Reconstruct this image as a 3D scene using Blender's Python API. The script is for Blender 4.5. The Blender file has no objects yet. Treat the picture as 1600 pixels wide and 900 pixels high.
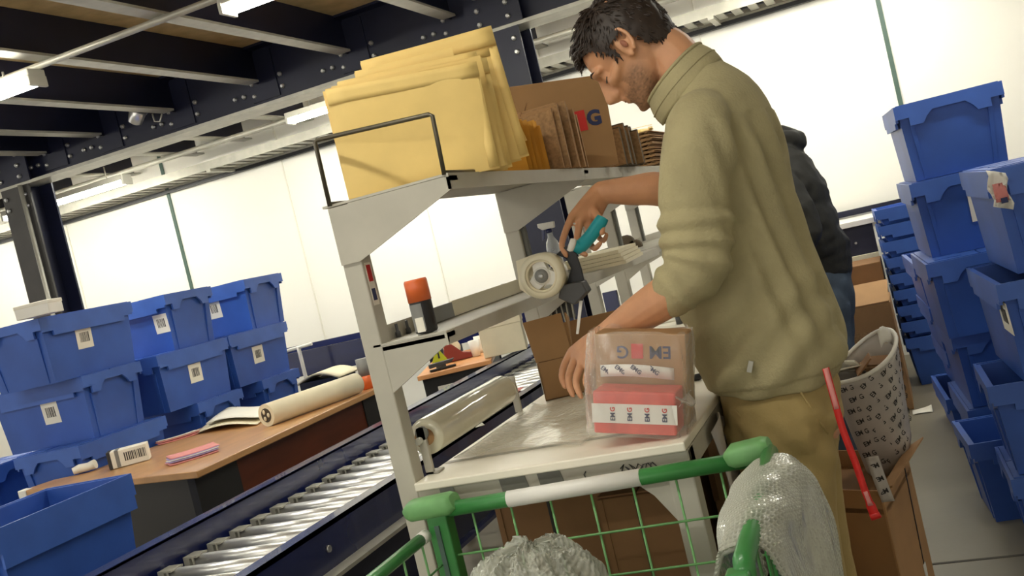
import bpy, bmesh, math, random
from mathutils import Vector, Matrix, noise
random.seed(7)
SC = bpy.context.scene
COL = SC.collection
PI = math.pi

# ---------------------------------------------------------------- camera, world, exposure
cam_d = bpy.data.cameras.new('camera')
cam = bpy.data.objects.new('camera', cam_d)
COL.objects.link(cam)
cam_d.sensor_fit = 'HORIZONTAL'
cam_d.sensor_width = 36.0
cam_d.lens = 36.0
cam_d.clip_start = 0.05
_y, _p, _r = math.radians(21.0), math.radians(-2.2), math.radians(-13.47)
_f = Vector((-math.sin(_y) * math.cos(_p), math.cos(_y) * math.cos(_p), math.sin(_p)))
_x = Vector((math.cos(_y), math.sin(_y), 0))
_u = _x.cross(_f)
_cx = math.cos(_r) * _x + math.sin(_r) * _u
_cy = -math.sin(_r) * _x + math.cos(_r) * _u
_m = Matrix((_cx, _cy, -_f)).transposed().to_4x4()
_m.translation = Vector((0, 0, 1.36))
cam.matrix_world = _m
SC.camera = cam

world = bpy.data.worlds.new('hall_ambience')
SC.world = world
world.use_nodes = True
world.node_tree.nodes['Background'].inputs[0].default_value = (1.0, 0.95, 0.86, 1)
world.node_tree.nodes['Background'].inputs[1].default_value = 0.45
LAMP = 15.0
SC.view_settings.view_transform = 'Standard'
SC.view_settings.look = 'None'
SC.view_settings.gamma = 1.0
SC.view_settings.use_curve_mapping = False
SC.view_settings.exposure = 1.45

# ---------------------------------------------------------------- materials
def lin(c):
    return tuple(((v / 255) / 12.92) if v / 255 <= 0.04045 else (((v / 255) + 0.055) / 1.055) ** 2.4 for v in c)
MAT = {}
def mat(name, rgb, rough=0.6, metal=0.0, var=0.12, scale=6.0, bump=0.0, bscale=120.0, rgb2=None, emit=None, alpha=None, trans=0.0, coat=0.0, stretch=None):
    m = bpy.data.materials.new(name)
    m.use_nodes = True
    nt = m.node_tree
    b = nt.nodes['Principled BSDF']
    c = lin(rgb)
    b.inputs['Roughness'].default_value = rough
    b.inputs['Metallic'].default_value = metal
    if coat: b.inputs['Coat Weight'].default_value = coat
    if trans: b.inputs['Transmission Weight'].default_value = trans
    if alpha is not None: b.inputs['Alpha'].default_value = alpha
    tc = nt.nodes.new('ShaderNodeTexCoord')
    src = tc.outputs['Object']
    if stretch:
        mp = nt.nodes.new('ShaderNodeMapping')
        mp.inputs['Scale'].default_value = stretch
        nt.links.new(src, mp.inputs[0]); src = mp.outputs[0]
    if var or rgb2:
        n = nt.nodes.new('ShaderNodeTexNoise')
        n.inputs['Scale'].default_value = scale
        n.inputs['Detail'].default_value = 5
        nt.links.new(src, n.inputs['Vector'])
        r = nt.nodes.new('ShaderNodeValToRGB')
        r.color_ramp.elements[0].position = 0.32
        r.color_ramp.elements[1].position = 0.68
        if rgb2:
            c2 = lin(rgb2)
            r.color_ramp.elements[0].color = (*c2, 1)
            r.color_ramp.elements[1].color = (*c, 1)
        else:
            r.color_ramp.elements[0].color = (*[v * (1 - var) for v in c], 1)
            r.color_ramp.elements[1].color = (*[min(1, v * (1 + var)) for v in c], 1)
        nt.links.new(n.outputs['Fac'], r.inputs[0])
        nt.links.new(r.outputs[0], b.inputs['Base Color'])
    else:
        b.inputs['Base Color'].default_value = (*c, 1)
    if bump:
        n2 = nt.nodes.new('ShaderNodeTexNoise')
        n2.inputs['Scale'].default_value = bscale
        n2.inputs['Detail'].default_value = 3
        nt.links.new(src, n2.inputs['Vector'])
        bp = nt.nodes.new('ShaderNodeBump')
        bp.inputs['Strength'].default_value = bump
        bp.inputs['Distance'].default_value = 0.004
        nt.links.new(n2.outputs['Fac'], bp.inputs['Height'])
        nt.links.new(bp.outputs[0], b.inputs['Normal'])
    if emit:
        b.inputs['Emission Color'].default_value = (*lin(rgb), 1)
        b.inputs['Emission Strength'].default_value = emit
    MAT[name] = m
    return m
mat('wall', (250, 248, 238), 0.7, var=0.02, scale=0.8)
mat('seam_green', (74, 98, 88), 0.5)
mat('seam_pale', (238, 235, 222), 0.6, var=0.03)
mat('floor', (128, 122, 106), 0.42, var=0.16, scale=1.3, bump=0.05, bscale=60)
mat('floor_joint', (84, 80, 72), 0.8)
mat('deck', (196, 172, 124), 0.8, var=0.16, scale=9)
mat('column_lit', (58, 56, 54), 0.5, var=0.15)  # lighter copy of the navy steel: light on the left column put into colour
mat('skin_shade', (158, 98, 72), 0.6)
mat('navy', (20, 24, 48), 0.45, var=0.2, scale=3)
mat('navy_gloss', (24, 34, 84), 0.22, var=0.12, scale=4, coat=0.3)
mat('galv', (178, 176, 164), 0.45, metal=0.35, var=0.1, scale=14)
mat('chrome', (226, 226, 224), 0.34, metal=0.85, var=0.05, scale=20)
mat('bolt', (190, 190, 188), 0.35, metal=0.8, var=0.05)
mat('tube', (255, 252, 240), 0.5, var=0, emit=LAMP)
mat('lamp_body', (196, 194, 182), 0.5, var=0.04)
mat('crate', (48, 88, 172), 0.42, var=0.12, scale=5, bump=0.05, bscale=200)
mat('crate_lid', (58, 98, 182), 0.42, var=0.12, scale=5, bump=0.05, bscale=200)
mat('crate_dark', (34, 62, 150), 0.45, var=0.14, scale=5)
mat('paper', (236, 232, 218), 0.75, var=0.03)
mat('ink', (52, 50, 50), 0.7, var=0.05)
mat('ink_navy', (44, 52, 92), 0.7, var=0.1)
mat('ink_red', (200, 40, 36), 0.6, var=0.08)
mat('bench', (182, 178, 164), 0.5, var=0.07, scale=9, bump=0.04)
mat('bench_dark', (104, 104, 96), 0.55, var=0.15, scale=12)
mat('benchtop', (242, 236, 218), 0.38, var=0.06, scale=5)
mat('envelope', (240, 208, 130), 0.62, var=0.07, scale=7, bump=0.08, bscale=30)
mat('envelope_dark', (206, 150, 48), 0.62, var=0.1, scale=9)
mat('wire', (98, 92, 78), 0.4, metal=0.6, var=0.08)
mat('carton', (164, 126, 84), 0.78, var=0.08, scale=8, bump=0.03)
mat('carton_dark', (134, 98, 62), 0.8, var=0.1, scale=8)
mat('carton_edge', (158, 124, 86), 0.85, var=0.25, scale=90)
mat('carton_grey', (92, 80, 62), 0.85, var=0.15, scale=20)
mat('desk_top', (188, 142, 92), 0.35, var=0.12, scale=3, stretch=(6, 1, 6))
mat('desk_brown', (94, 44, 22), 0.4, var=0.2, scale=3, stretch=(8, 1, 8))
mat('desk_black', (30, 29, 27), 0.5, var=0.1)
mat('desk_orange', (222, 158, 100), 0.35, var=0.1, scale=3, stretch=(1, 6, 6))
mat('roll_paper', (226, 216, 186), 0.7, var=0.04, scale=10)
mat('core_dark', (66, 58, 46), 0.8, var=0.2)
mat('film', (226, 222, 198), 0.12, var=0.05, scale=12, coat=0.6)
mat('green', (58, 132, 66), 0.4, var=0.14, scale=12, coat=0.2)
mat('green_pale', (112, 168, 104), 0.5, var=0.12, scale=25)
mat('orange', (226, 106, 48), 0.35, var=0.08, coat=0.3)
mat('black', (26, 26, 28), 0.4, var=0.1)
mat('dark_grey', (70, 70, 70), 0.5, var=0.12)
mat('mid_grey', (130, 130, 126), 0.5, var=0.1)
mat('teal', (30, 160, 172), 0.35, var=0.06, coat=0.3)
mat('cream_tape', (226, 218, 190), 0.4, var=0.04, coat=0.3)
mat('white_plastic', (232, 230, 222), 0.4, var=0.03)
mat('pink', (216, 140, 136), 0.7, var=0.06)
mat('lilac', (166, 150, 196), 0.7, var=0.06)
mat('red_box', (214, 88, 76), 0.45, var=0.14, scale=40, coat=0.3)
mat('red_strap', (204, 36, 30), 0.55, var=0.1, scale=60)
mat('bag', (178, 172, 166), 0.4, var=0.1, scale=16, bump=0.2, bscale=40)
mat('maroon', (134, 52, 44), 0.4, var=0.1)
mat('lime', (196, 204, 40), 0.5, var=0.1)
mat('blue_plastic', (40, 70, 170), 0.35, var=0.08)
mat('sweater', (168, 158, 120), 0.95, var=0.07, scale=14, bump=0.45, bscale=160)
mat('trousers', (166, 145, 94), 0.85, var=0.08, scale=9, bump=0.25, bscale=140)
mat('hair', (44, 32, 24), 0.55, var=0.3, scale=60)
mat('jacket', (40, 40, 36), 0.7, var=0.15, scale=12, bump=0.3, bscale=60)
mat('jeans', (70, 84, 100), 0.85, var=0.18, scale=20, bump=0.2, bscale=200)
mat('shoe', (48, 40, 34), 0.6)
mat('eye_dark', (30, 22, 18), 0.3, var=0)
def skin_material():
    m = mat('skin', (204, 150, 112), 0.5, var=0.07, scale=22, bump=0.06, bscale=220)
    m.node_tree.nodes['Principled BSDF'].inputs['Subsurface Weight'].default_value = 0.08
    m.node_tree.nodes['Principled BSDF'].inputs['Subsurface Radius'].default_value = (0.012, 0.005, 0.003)
    nt = m.node_tree
    at = nt.nodes.new('ShaderNodeAttribute'); at.attribute_name = 'stubble'
    ramp = [n for n in nt.nodes if n.type == 'VALTORGB'][0]
    mx = nt.nodes.new('ShaderNodeMix'); mx.data_type = 'RGBA'
    nt.links.new(at.outputs['Fac'], mx.inputs[0])
    nt.links.new(ramp.outputs[0], mx.inputs[6])
    mx.inputs[7].default_value = (*lin((92, 70, 52)), 1)
    nt.links.new(mx.outputs[2], nt.nodes['Principled BSDF'].inputs['Base Color'])
skin_material()
def clear_film(name, tint, clear, rough=0.08):
    m = bpy.data.materials.new(name); m.use_nodes = True
    nt = m.node_tree
    out = nt.nodes['Material Output']; b = nt.nodes['Principled BSDF']
    b.inputs['Base Color'].default_value = (*lin(tint), 1)
    b.inputs['Roughness'].default_value = rough
    b.inputs['Coat Weight'].default_value = 0.5
    t = nt.nodes.new('ShaderNodeBsdfTransparent')
    mx = nt.nodes.new('ShaderNodeMixShader')
    lw = nt.nodes.new('ShaderNodeLayerWeight'); lw.inputs[0].default_value = 0.35
    ma = nt.nodes.new('ShaderNodeMath'); ma.operation = 'MULTIPLY_ADD'
    ma.inputs[1].default_value = 0.55; ma.inputs[2].default_value = 1 - clear
    ma.use_clamp = True
    nt.links.new(lw.outputs['Facing'], ma.inputs[0])
    n = nt.nodes.new('ShaderNodeTexNoise'); n.inputs['Scale'].default_value = 38; n.inputs['Detail'].default_value = 4
    tc = nt.nodes.new('ShaderNodeTexCoord'); nt.links.new(tc.outputs['Object'], n.inputs['Vector'])
    bp = nt.nodes.new('ShaderNodeBump'); bp.inputs['Strength'].default_value = 0.5; bp.inputs['Distance'].default_value = 0.01
    nt.links.new(n.outputs['Fac'], bp.inputs['Height']); nt.links.new(bp.outputs[0], b.inputs['Normal'])
    nt.links.new(ma.outputs[0], mx.inputs[0])
    nt.links.new(t.outputs[0], mx.inputs[1]); nt.links.new(b.outputs[0], mx.inputs[2])
    nt.links.new(mx.outputs[0], out.inputs['Surface'])
    MAT[name] = m
clear_film('clear_wrap', (238, 232, 222), 0.88)
clear_film('clear_sheet', (240, 236, 220), 0.9)
clear_film('bubble', (206, 208, 194), 0.52, 0.10)
clear_film('clear_bottle', (232, 236, 236), 0.7)

ORD = ('first', 'second', 'third', 'fourth', 'fifth', 'sixth', 'seventh', 'eighth', 'ninth', 'tenth', 'eleventh', 'twelfth', 'thirteenth', 'fourteenth', 'fifteenth')
# ---------------------------------------------------------------- mesh helpers
WM = {}
def wm(o):
    return WM.get(o.name, Matrix.Identity(4))
class MB:
    def __init__(self):
        self.v = []; self.f = []; self.s = []
    def add(self, vs, fs, smooth=False):
        n = len(self.v)
        self.v += [tuple(p) for p in vs]
        for f in fs:
            self.f.append([i + n for i in f]); self.s.append(smooth)
        return self
    def box(self, lo, hi, M=None):
        (a, b, c), (d, e, g) = lo, hi
        vs = [(a, b, c), (d, b, c), (d, e, c), (a, e, c), (a, b, g), (d, b, g), (d, e, g), (a, e, g)]
        if M is not None: vs = [M @ Vector(p) for p in vs]
        return self.add(vs, [(3, 2, 1, 0), (4, 5, 6, 7), (0, 1, 5, 4), (1, 2, 6, 5), (2, 3, 7, 6), (3, 0, 4, 7)])
    def frustum(self, lo, hi, z0, z1):          # half sizes at bottom and top
        a, b = lo; c, d = hi
        vs = [(-a, -b, z0), (a, -b, z0), (a, b, z0), (-a, b, z0), (-c, -d, z1), (c, -d, z1), (c, d, z1), (-c, d, z1)]
        return self.add(vs, [(3, 2, 1, 0), (4, 5, 6, 7), (0, 1, 5, 4), (1, 2, 6, 5), (2, 3, 7, 6), (3, 0, 4, 7)])
    def prism(self, poly, d, M=None):            # polygon given as 3-D points, pushed along vector d
        vs = [Vector(p) for p in poly]; d = Vector(d)
        n = len(vs)
        vs = vs + [p + d for p in vs]
        if M is not None: vs = [M @ p for p in vs]
        nrm = Vector((0, 0, 0))
        for i in range(n):
            a, b = vs[i], vs[(i + 1) % n]
            nrm += a.cross(b)
        dd = vs[n] - vs[0]
        fs = [list(range(n)), list(range(2 * n - 1, n - 1, -1))]
        for i in range(n):
            j = (i + 1) % n
            fs.append((j, i, i + n, j + n))
        if nrm.dot(dd) > 0:
            fs = [list(reversed(f)) for f in fs]
        return self.add(vs, fs)
    def tube(self, pts, r, n=10, closed=False):
        pts = [Vector(p) for p in pts]
        rs = r if isinstance(r, (list, tuple)) else [r] * len(pts)
        return self.loft(pts, [(q, q) for q in rs], None, n, closed=closed)
    def loft(self, pts, radii, ref=None, n=16, closed=False, cap=True, power=2.0):
        pts = [Vector(p) for p in pts]
        k = len(pts)
        vs = []; prev = None
        for i, p in enumerate(pts):
            if closed: t = pts[(i + 1) % k] - pts[i - 1]
            else: t = pts[min(i + 1, k - 1)] - pts[max(i - 1, 0)]
            t.normalize()
            r0 = Vector(ref) if ref is not None else prev
            if r0 is None:
                r0 = Vector((0, 0, 1)) if abs(t.z) < 0.8 else Vector((0, 1, 0))
            a = r0 - t * r0.dot(t)
            if a.length < 1e-5: a = t.orthogonal()
            a.normalize()
            if ref is None: prev = a
            b = t.cross(a)
            ra, rb = radii[i][0], radii[i][1]
            for j in range(n):
                th = 2 * PI * j / n
                c, s = math.cos(th), math.sin(th)
                if power != 2.0:
                    c = math.copysign(abs(c) ** (2 / power), c); s = math.copysign(abs(s) ** (2 / power), s)
                vs.append(p + a * ra * c + b * rb * s)
        fs = []
        for i in range(k if closed else k - 1):
            for j in range(n):
                a0 = i * n + j; a1 = i * n + (j + 1) % n
                b0 = ((i + 1) % k) * n + j; b1 = ((i + 1) % k) * n + (j + 1) % n
                fs.append((a0, a1, b1, b0))
        self.add(vs, fs, True)
        if cap and not closed:
            base = len(self.v) - len(vs)
            self.f.append([base + j for j in range(n - 1, -1, -1)]); self.s.append(False)
            self.f.append([base + (k - 1) * n + j for j in range(n)]); self.s.append(False)
        return self
    def lathe(self, prof, center=(0, 0, 0), axis='z', n=24, M=None):
        vs = []
        for r, z in prof:
            for j in range(n):
                th = 2 * PI * j / n
                p = (r * math.cos(th), r * math.sin(th), z)
                if axis == 'y': p = (p[0], p[2], -p[1])
                if axis == 'x': p = (p[2], p[0], p[1])
                vs.append(Vector(p))
        if M is not None: vs = [M @ p for p in vs]
        vs = [p + Vector(center) for p in vs]
        fs = []
        for i in range(len(prof) - 1):
            for j in range(n):
                fs.append((i * n + j, i * n + (j + 1) % n, (i + 1) * n + (j + 1) % n, (i + 1) * n + j))
        base = len(self.v)
        self.add(vs, fs, True)
        if prof[0] == prof[-1]: return self
        self.f.append([base + j for j in range(n - 1, -1, -1)]); self.s.append(False)
        self.f.append([base + (len(prof) - 1) * n + j for j in range(n)]); self.s.append(False)
        return self
    def ball(self, c, r, nu=14, nv=9, M=None):
        r = Vector(r) if hasattr(r, '__len__') else Vector((r, r, r))
        vs = []
        for i in range(nv + 1):
            ph = PI * (0.02 + 0.96 * i / nv)
            for j in range(nu):
                th = 2 * PI * j / nu
                p = Vector((r.x * math.sin(ph) * math.cos(th), r.y * math.sin(ph) * math.sin(th), -r.z * math.cos(ph)))
                if M is not None: p = M @ p
                vs.append(p + Vector(c))
        fs = [(i * nu + j, i * nu + (j + 1) % nu, (i + 1) * nu + (j + 1) % nu, (i + 1) * nu + j) for i in range(nv) for j in range(nu)]
        fs.append(list(range(nu - 1, -1, -1))); fs.append([nv * nu + j for j in range(nu)])
        return self.add(vs, fs, True)
    def sheet(self, fn, nu, nv, th=0.0):
        vs = [Vector(fn(i / nu, j / nv)) for j in range(nv + 1) for i in range(nu + 1)]
        fs = []
        for j in range(nv):
            for i in range(nu):
                a = j * (nu + 1) + i
                fs.append((a, a + 1, a + nu + 2, a + nu + 1))
        if not th: return self.add(vs, fs, True)
        w = nu + 1; N = len(vs); nr = []
        for j in range(nv + 1):
            for i in range(w):
                du = vs[j * w + min(i + 1, nu)] - vs[j * w + max(i - 1, 0)]
                dv = vs[min(j + 1, nv) * w + i] - vs[max(j - 1, 0) * w + i]
                q = du.cross(dv)
                nr.append(q.normalized() if q.length > 1e-9 else Vector((0, 0, 1)))
        back = [p - q * th for p, q in zip(vs, nr)]
        f2 = [tuple(N + k for k in reversed(f)) for f in fs]
        rim = [i for i in range(w)] + [j * w + nu for j in range(1, nv + 1)] + [nv * w + i for i in range(nu - 1, -1, -1)] + [j * w for j in range(nv - 1, 0, -1)]
        f3 = [(rim[(k + 1) % len(rim)], rim[k], N + rim[k], N + rim[(k + 1) % len(rim)]) for k in range(len(rim))]
        return self.add(vs + back, fs + f2 + f3, True)
    def mesh(self, name):
        me = bpy.data.meshes.new(name)
        me.from_pydata([tuple(p) for p in self.v], [], self.f)
        me.polygons.foreach_set('use_smooth', self.s)
        me.validate(); me.update()
        return me
    def build(self, name, m, parent=None, local=False, bevel=0.0):
        if parent is not None and not local:
            inv = wm(parent).inverted()
            self.v = [tuple(inv @ Vector(p)) for p in self.v]
        return link(name, self.mesh(name), m, parent, bevel)
def link(name, me, m, parent=None, bevel=0.0):
    if m is not None and not me.materials: me.materials.append(MAT[m] if isinstance(m, str) else m)
    o = bpy.data.objects.new(name, me)
    COL.objects.link(o)
    if parent is not None:
        o.parent = parent
        WM[o.name] = wm(parent)
    if bevel:
        b = o.modifiers.new('edge', 'BEVEL'); b.width = bevel; b.segments = 2; b.limit_method = 'ANGLE'; b.angle_limit = 0.7
    return o
def tag(o, label, cat, group=None, kind=None):
    o['label'] = label; o['category'] = cat
    if group: o['group'] = group
    if kind: o['kind'] = kind
    return o
def thing(name, label, cat, loc=(0, 0, 0), rz=0.0, group=None, rot=None):
    o = bpy.data.objects.new(name, None)
    COL.objects.link(o)
    o.empty_display_size = 0.05
    o.location = loc
    o.rotation_euler = rot if rot else (0, 0, rz)
    WM[o.name] = Matrix.LocRotScale(Vector(loc), o.rotation_euler, None)
    return tag(o, label, cat, group)
def struct(o, label=None):
    o['kind'] = 'structure'
    if label: o['label'] = label
    return o
def text_mesh(s, size, depth=0.0004, spacing=1.0, bold=0.0):
    cu = bpy.data.curves.new('lettering', 'FONT')
    cu.body = s; cu.size = size; cu.align_x = 'CENTER'; cu.align_y = 'CENTER'
    cu.extrude = depth; cu.space_character = spacing; cu.offset = bold; cu.resolution_u = 3
    t = bpy.data.objects.new('lettering', cu)
    COL.objects.link(t)
    bpy.context.view_layer.update()
    me = bpy.data.meshes.new_from_object(t.evaluated_get(bpy.context.evaluated_depsgraph_get()))
    bpy.data.objects.remove(t); bpy.data.curves.remove(cu)
    return me
def frame(o, xdir, ydir):                      # a matrix whose local XY plane is spanned by xdir and ydir
    x = Vector(xdir).normalized(); y = Vector(ydir); y = (y - x * y.dot(x)).normalized(); z = x.cross(y)
    m = Matrix((x, y, z)).transposed().to_4x4(); m.translation = Vector(o)
    return m
def text_on(s, size, m, parent, M, name='lettering', bold=0.0, spacing=1.0):
    me = text_mesh(s, size, bold=bold, spacing=spacing)
    me.transform(wm(parent).inverted() @ M)
    me.materials.clear()
    return link(name, me, m, parent)
def copy_tree(o, parent=None):
    c = o.copy(); COL.objects.link(c)
    if parent is not None: c.parent = parent
    for ch in list(o.children): copy_tree(ch, c)
    return c
def remesh(mb, voxel, smooth=3, factor=0.5):
    me = mb.mesh('tmp'); o = bpy.data.objects.new('tmp', me); COL.objects.link(o)
    r = o.modifiers.new('r', 'REMESH'); r.mode = 'VOXEL'; r.voxel_size = voxel; r.use_smooth_shade = True
    if smooth:
        s = o.modifiers.new('s', 'SMOOTH'); s.factor = factor; s.iterations = smooth
    bpy.context.view_layer.update()
    me2 = bpy.data.meshes.new_from_object(o.evaluated_get(bpy.context.evaluated_depsgraph_get()))
    bpy.data.objects.remove(o); bpy.data.meshes.remove(me)
    return me2
# ================================================================ setting
mb = MB().box((-13, -4, -0.1), (5, 7.6, 0)); floor = struct(mb.build('floor', 'floor'), 'scuffed grey concrete warehouse floor')
mb = MB().box((-13, 3.565, 0.0), (5, 3.580, 0.0015)); struct(mb.build('floor_joint', 'floor_joint', floor))
mb = MB().box((-13, 7.5, 0), (5, 7.7, 3.2)); wall = struct(mb.build('wall_back', 'wall'), 'cream insulated panel wall behind the work area')
for i, x in enumerate((-10.63, -9.43, -8.23, -7.03, -5.83, -4.63, -3.43, -2.23, -1.03, 0.17, 1.37, 2.57)):
    dark = x in (-5.83, 0.17)
    w = 0.015 if dark else 0.0045
    struct(MB().box((x - w, 7.488, 0), (x + w, 7.5, 2.95)).build('wall_seam', 'seam_green' if dark else 'seam_pale', wall))
struct(MB().box((2.4, -4, 0), (2.6, 7.5, 3.2)).build('light_block_wall', 'wall'), 'unseen pale wall beyond the crate aisle, added to block ambient light')  # out of view, put in to keep ambient light off the right side
mb = MB().box((-13, -3.5, 3.0), (5, 7.5, 3.06)); ceiling = struct(mb.build('ceiling', 'deck'), 'tan chipboard deck of the mezzanine above')
# joists, each of its own, resting against the main beam
JX = (-8.9, -8.2, -7.5, -6.8, -6.1, -5.4, -4.9, -4.28, -3.6, -2.92, -2.2, -1.35, -0.6, 0.15, 0.9, 1.65)
for i, x in enumerate(JX):
    for (ya, yb) in ((-3.4, 5.795), (5.805, 7.45)):
        j = struct(MB().box((x - 0.006, ya, 2.77), (x + 0.006, yb, 2.999)).build('ceiling_joist', 'navy'))
        struct(MB().box((x - 0.012, ya, 2.757), (x + 0.075, yb - (0.12 if yb < 6 else 0), 2.77)).build('bottom_flange', 'galv', j))
# main beam
beam = struct(MB().box((-12.5, 5.79, 2.622), (4.5, 5.81, 2.985)).box((-12.5, 5.69, 2.985), (4.5, 5.91, 3.0)).build('ceiling_beam', 'navy'), 'dark navy steel beam carrying the joists of the mezzanine')
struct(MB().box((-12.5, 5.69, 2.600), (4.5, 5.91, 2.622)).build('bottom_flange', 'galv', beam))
bolt_me = None
def bolt(p, parent):
    global bolt_me
    if bolt_me is None:
        bolt_me = MB().lathe([(0.016, 0.0), (0.016, 0.012), (0.010, 0.014), (0.010, 0.022)], n=6, axis='y').mesh('bolt'); bolt_me.materials.append(MAT['bolt'])
        for v in bolt_me.vertices: v.co.y = -abs(v.co.y)
    o = link('bolt', bolt_me, None, parent); o.location = wm(parent).inverted() @ Vector(p); return o
for x in JX:
    if -6.5 < x < 0.2:
        struct(MB().box((x - 0.07, 5.778, 2.66), (x + 0.14, 5.79, 2.97)).build('cleat', 'navy', beam))
        for dx, dz in ((-0.20, 2.72), (-0.13, 2.72), (-0.05, 2.70), (-0.05, 2.78), (0.17, 2.71), (0.17, 2.79)):
            bolt((x + dx, 5.79, dz), beam)
def column(x, label, fm='navy'):
    c = struct(MB().box((x - 0.008, 5.70, 0.02), (x + 0.008, 5.90, 2.6)).build('steel_column', 'navy'), label)
    struct(MB().box((x - 0.13, 5.685, 0.02), (x + 0.13, 5.70, 2.6)).build('flange', fm, c))
    struct(MB().box((x - 0.13, 5.90, 0.02), (x + 0.13, 5.915, 2.6)).build('flange', 'navy', c))
    struct(MB().box((x - 0.16, 5.65, 0), (x + 0.16, 5.95, 0.02)).build('base_plate', 'navy', c))
    struct(MB().box((x - 0.17, 5.675, 2.62), (x + 0.17, 5.69, 2.97)).build('splice_plate', 'navy', c))
    for sx in (-0.09, 0.09):
        for z in (2.45, 2.53, 2.66, 2.74, 2.82, 2.9):
            bolt((x + sx, 5.675 if z > 2.6 else 5.685, z), c)
    return c
column(-5.70, 'dark steel column in front of the wall behind the crate stacks', 'column_lit')
column(-1.90, 'dark steel column behind the shelf of envelopes')
tag(MB().tube([(-5.62, 5.66, 0.3), (-5.62, 5.66, 2.6)], 0.016).build('conduit_pipe', 'galv'), 'thin grey conduit pipe running up the left steel column', 'pipe')

# cable tray along the wall
tr = thing('cable_tray', 'long galvanized cable tray running along the top of the wall', 'cable tray', (-3, 7.28, 2.565))
for y in (7.14, 7.42):
    MB().box((-12, y - 0.004, 2.565), (4, y + 0.004, 2.635)).build('side_rail', 'galv', tr)
mb = MB()
x = -9.0
while x < 2.5:
    mb.box((x, 7.144, 2.569), (x + 0.06, 7.416, 2.577)); x += 0.11
o = mb.build('tray_rungs', 'galv', tr); o['kind'] = 'stuff'
MB().tube([(-12, 7.22, 2.60), (4, 7.22, 2.60)], 0.022).build('cable', 'black', tr)
MB().tube([(-12, 7.34, 2.596), (4, 7.34, 2.596)], 0.018).build('cable', 'dark_grey', tr)
for x in (-9.2, -7.2, -5.1, -3.1, -0.9, 1.2):
    MB().box((x, 7.1, 2.54), (x + 0.04, 7.445, 2.565)).build('bracket', 'galv', tr)
tag(MB().box((-12, 7.45, 2.525), (4, 7.499, 2.555)).build('tray_shadow_strip', 'black'), 'black strip on the wall standing in for the shadow under the cable tray', 'rail')  # dark strip drawn as the shadow line below the tray
tag(MB().tube([(-12, 7.0, 2.73), (4, 7.0, 2.73)], 0.022).build('conduit_pipe', 'galv'), 'grey conduit pipe running under the far joists beside the cable tray', 'pipe')
tag(MB().tube([(-12, 3.945, 2.738), (4, 3.945, 2.738)], 0.017).build('conduit_pipe', 'galv'), 'thin grey conduit rod crossing under the joists above the crates', 'pipe')
tag(MB().tube([(-12, 6.35, 2.735), (4, 6.35, 2.735)], 0.008).build('cable', 'black'), 'thin black cable strung under the deck behind the beam', 'cable')
# strip lights
def lamp(x0, x1, y, z, label, group=None):
    t = thing('fluorescent_light', label, 'light', ((x0 + x1) / 2, y, z + 0.02), group=group)
    MB().box((x0, y - 0.055, z + 0.018), (x1, y + 0.055, z + 0.062)).build('housing', 'lamp_body', t, bevel=0.006)
    MB().loft([(x0 + 0.02, y, z), (x1 - 0.02, y, z)], [(0.018, 0.05)] * 2, (0, 0, 1), 12).build('tube', 'tube', t)
    for xe in (x0, x1 - 0.02):
        MB().box((xe, y - 0.058, z - 0.022), (xe + 0.02, y + 0.058, z + 0.03)).build('end_cap', 'lamp_body', t, bevel=0.004)
    for xs in (x0 + 0.2, x1 - 0.2):
        MB().tube([(xs, y, z + 0.06), (xs, y, 2.757)], 0.006, 6).build('hanger', 'galv', t)
    return t
lamp(-2.5, -1.25, 3.9, 2.655, 'bright strip light hanging above the yellow envelopes')
lamp(-4.85, -3.6, 3.9, 2.655, 'bright strip light with a dark end cap on the left under the joists')
lamp(-4.55, -3.42, 3.45, 2.71, 'small bit of a strip light highest at the left edge of the photo')
lamp(-3.99, -2.74, 6.7, 2.655, 'strip light whose end shows just left of the envelopes')
lamp(-8.5, -7.2, 6.7, 2.59, 'strip light cut by the left edge, left of the dark column')
lamp(-6.88, -5.56, 6.7, 2.59, 'strip light beside the dark column, close to the far wall')
for k, (x, y) in enumerate(((-0.05, 3.9), (-0.73, 6.7), (-3.6, 1.1), (-1.6, 1.1), (-3.6, -1.7), (-1.6, -1.7), (-7.3, 3.9), (-6.0, 1.1))):
    lamp(x, x + 1.25, y, 2.655, 'ceiling strip light outside the view, one of the rows over the work area', 'strip lights over the work area')
for k, x in enumerate((-5.6, -3.95, -2.05, -.4)):  # added fixtures, hidden by the beam, that brighten the far wall
    lamp(x, x + 1.25, 6.18, 2.70, 'unseen strip light added behind the main beam, one of the row brightening the wall', 'added unseen strip lights behind the beam')
t = thing('spotlight', 'small chrome spotlight clipped under the beam, with a wire loop', 'light', (-4.4457, 5.6000, 2.7643))
MB().lathe([(0.02, -0.05), (0.045, -0.04), (0.055, 0.03), (0.05, 0.05)], (-4.4532, 5.6000, 2.7750), n=14, M=Matrix.Rotation(0.6, 3, 'Y')).build('lamp_head', 'chrome', t)
MB().tube([(-4.4532, 5.6000, 2.7750), (-4.4347, 5.6800, 2.7949), (-4.4071, 5.6800, 2.8135)], 0.009, 6).build('arm', 'galv', t)
MB().tube([(-4.3692, 5.6600, 2.7763), (-4.3643, 5.6600, 2.7229), (-4.3246, 5.6600, 2.7123), (-4.2948, 5.6600, 2.7561)], 0.006, 6).build('wire_loop', 'galv', t)
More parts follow.
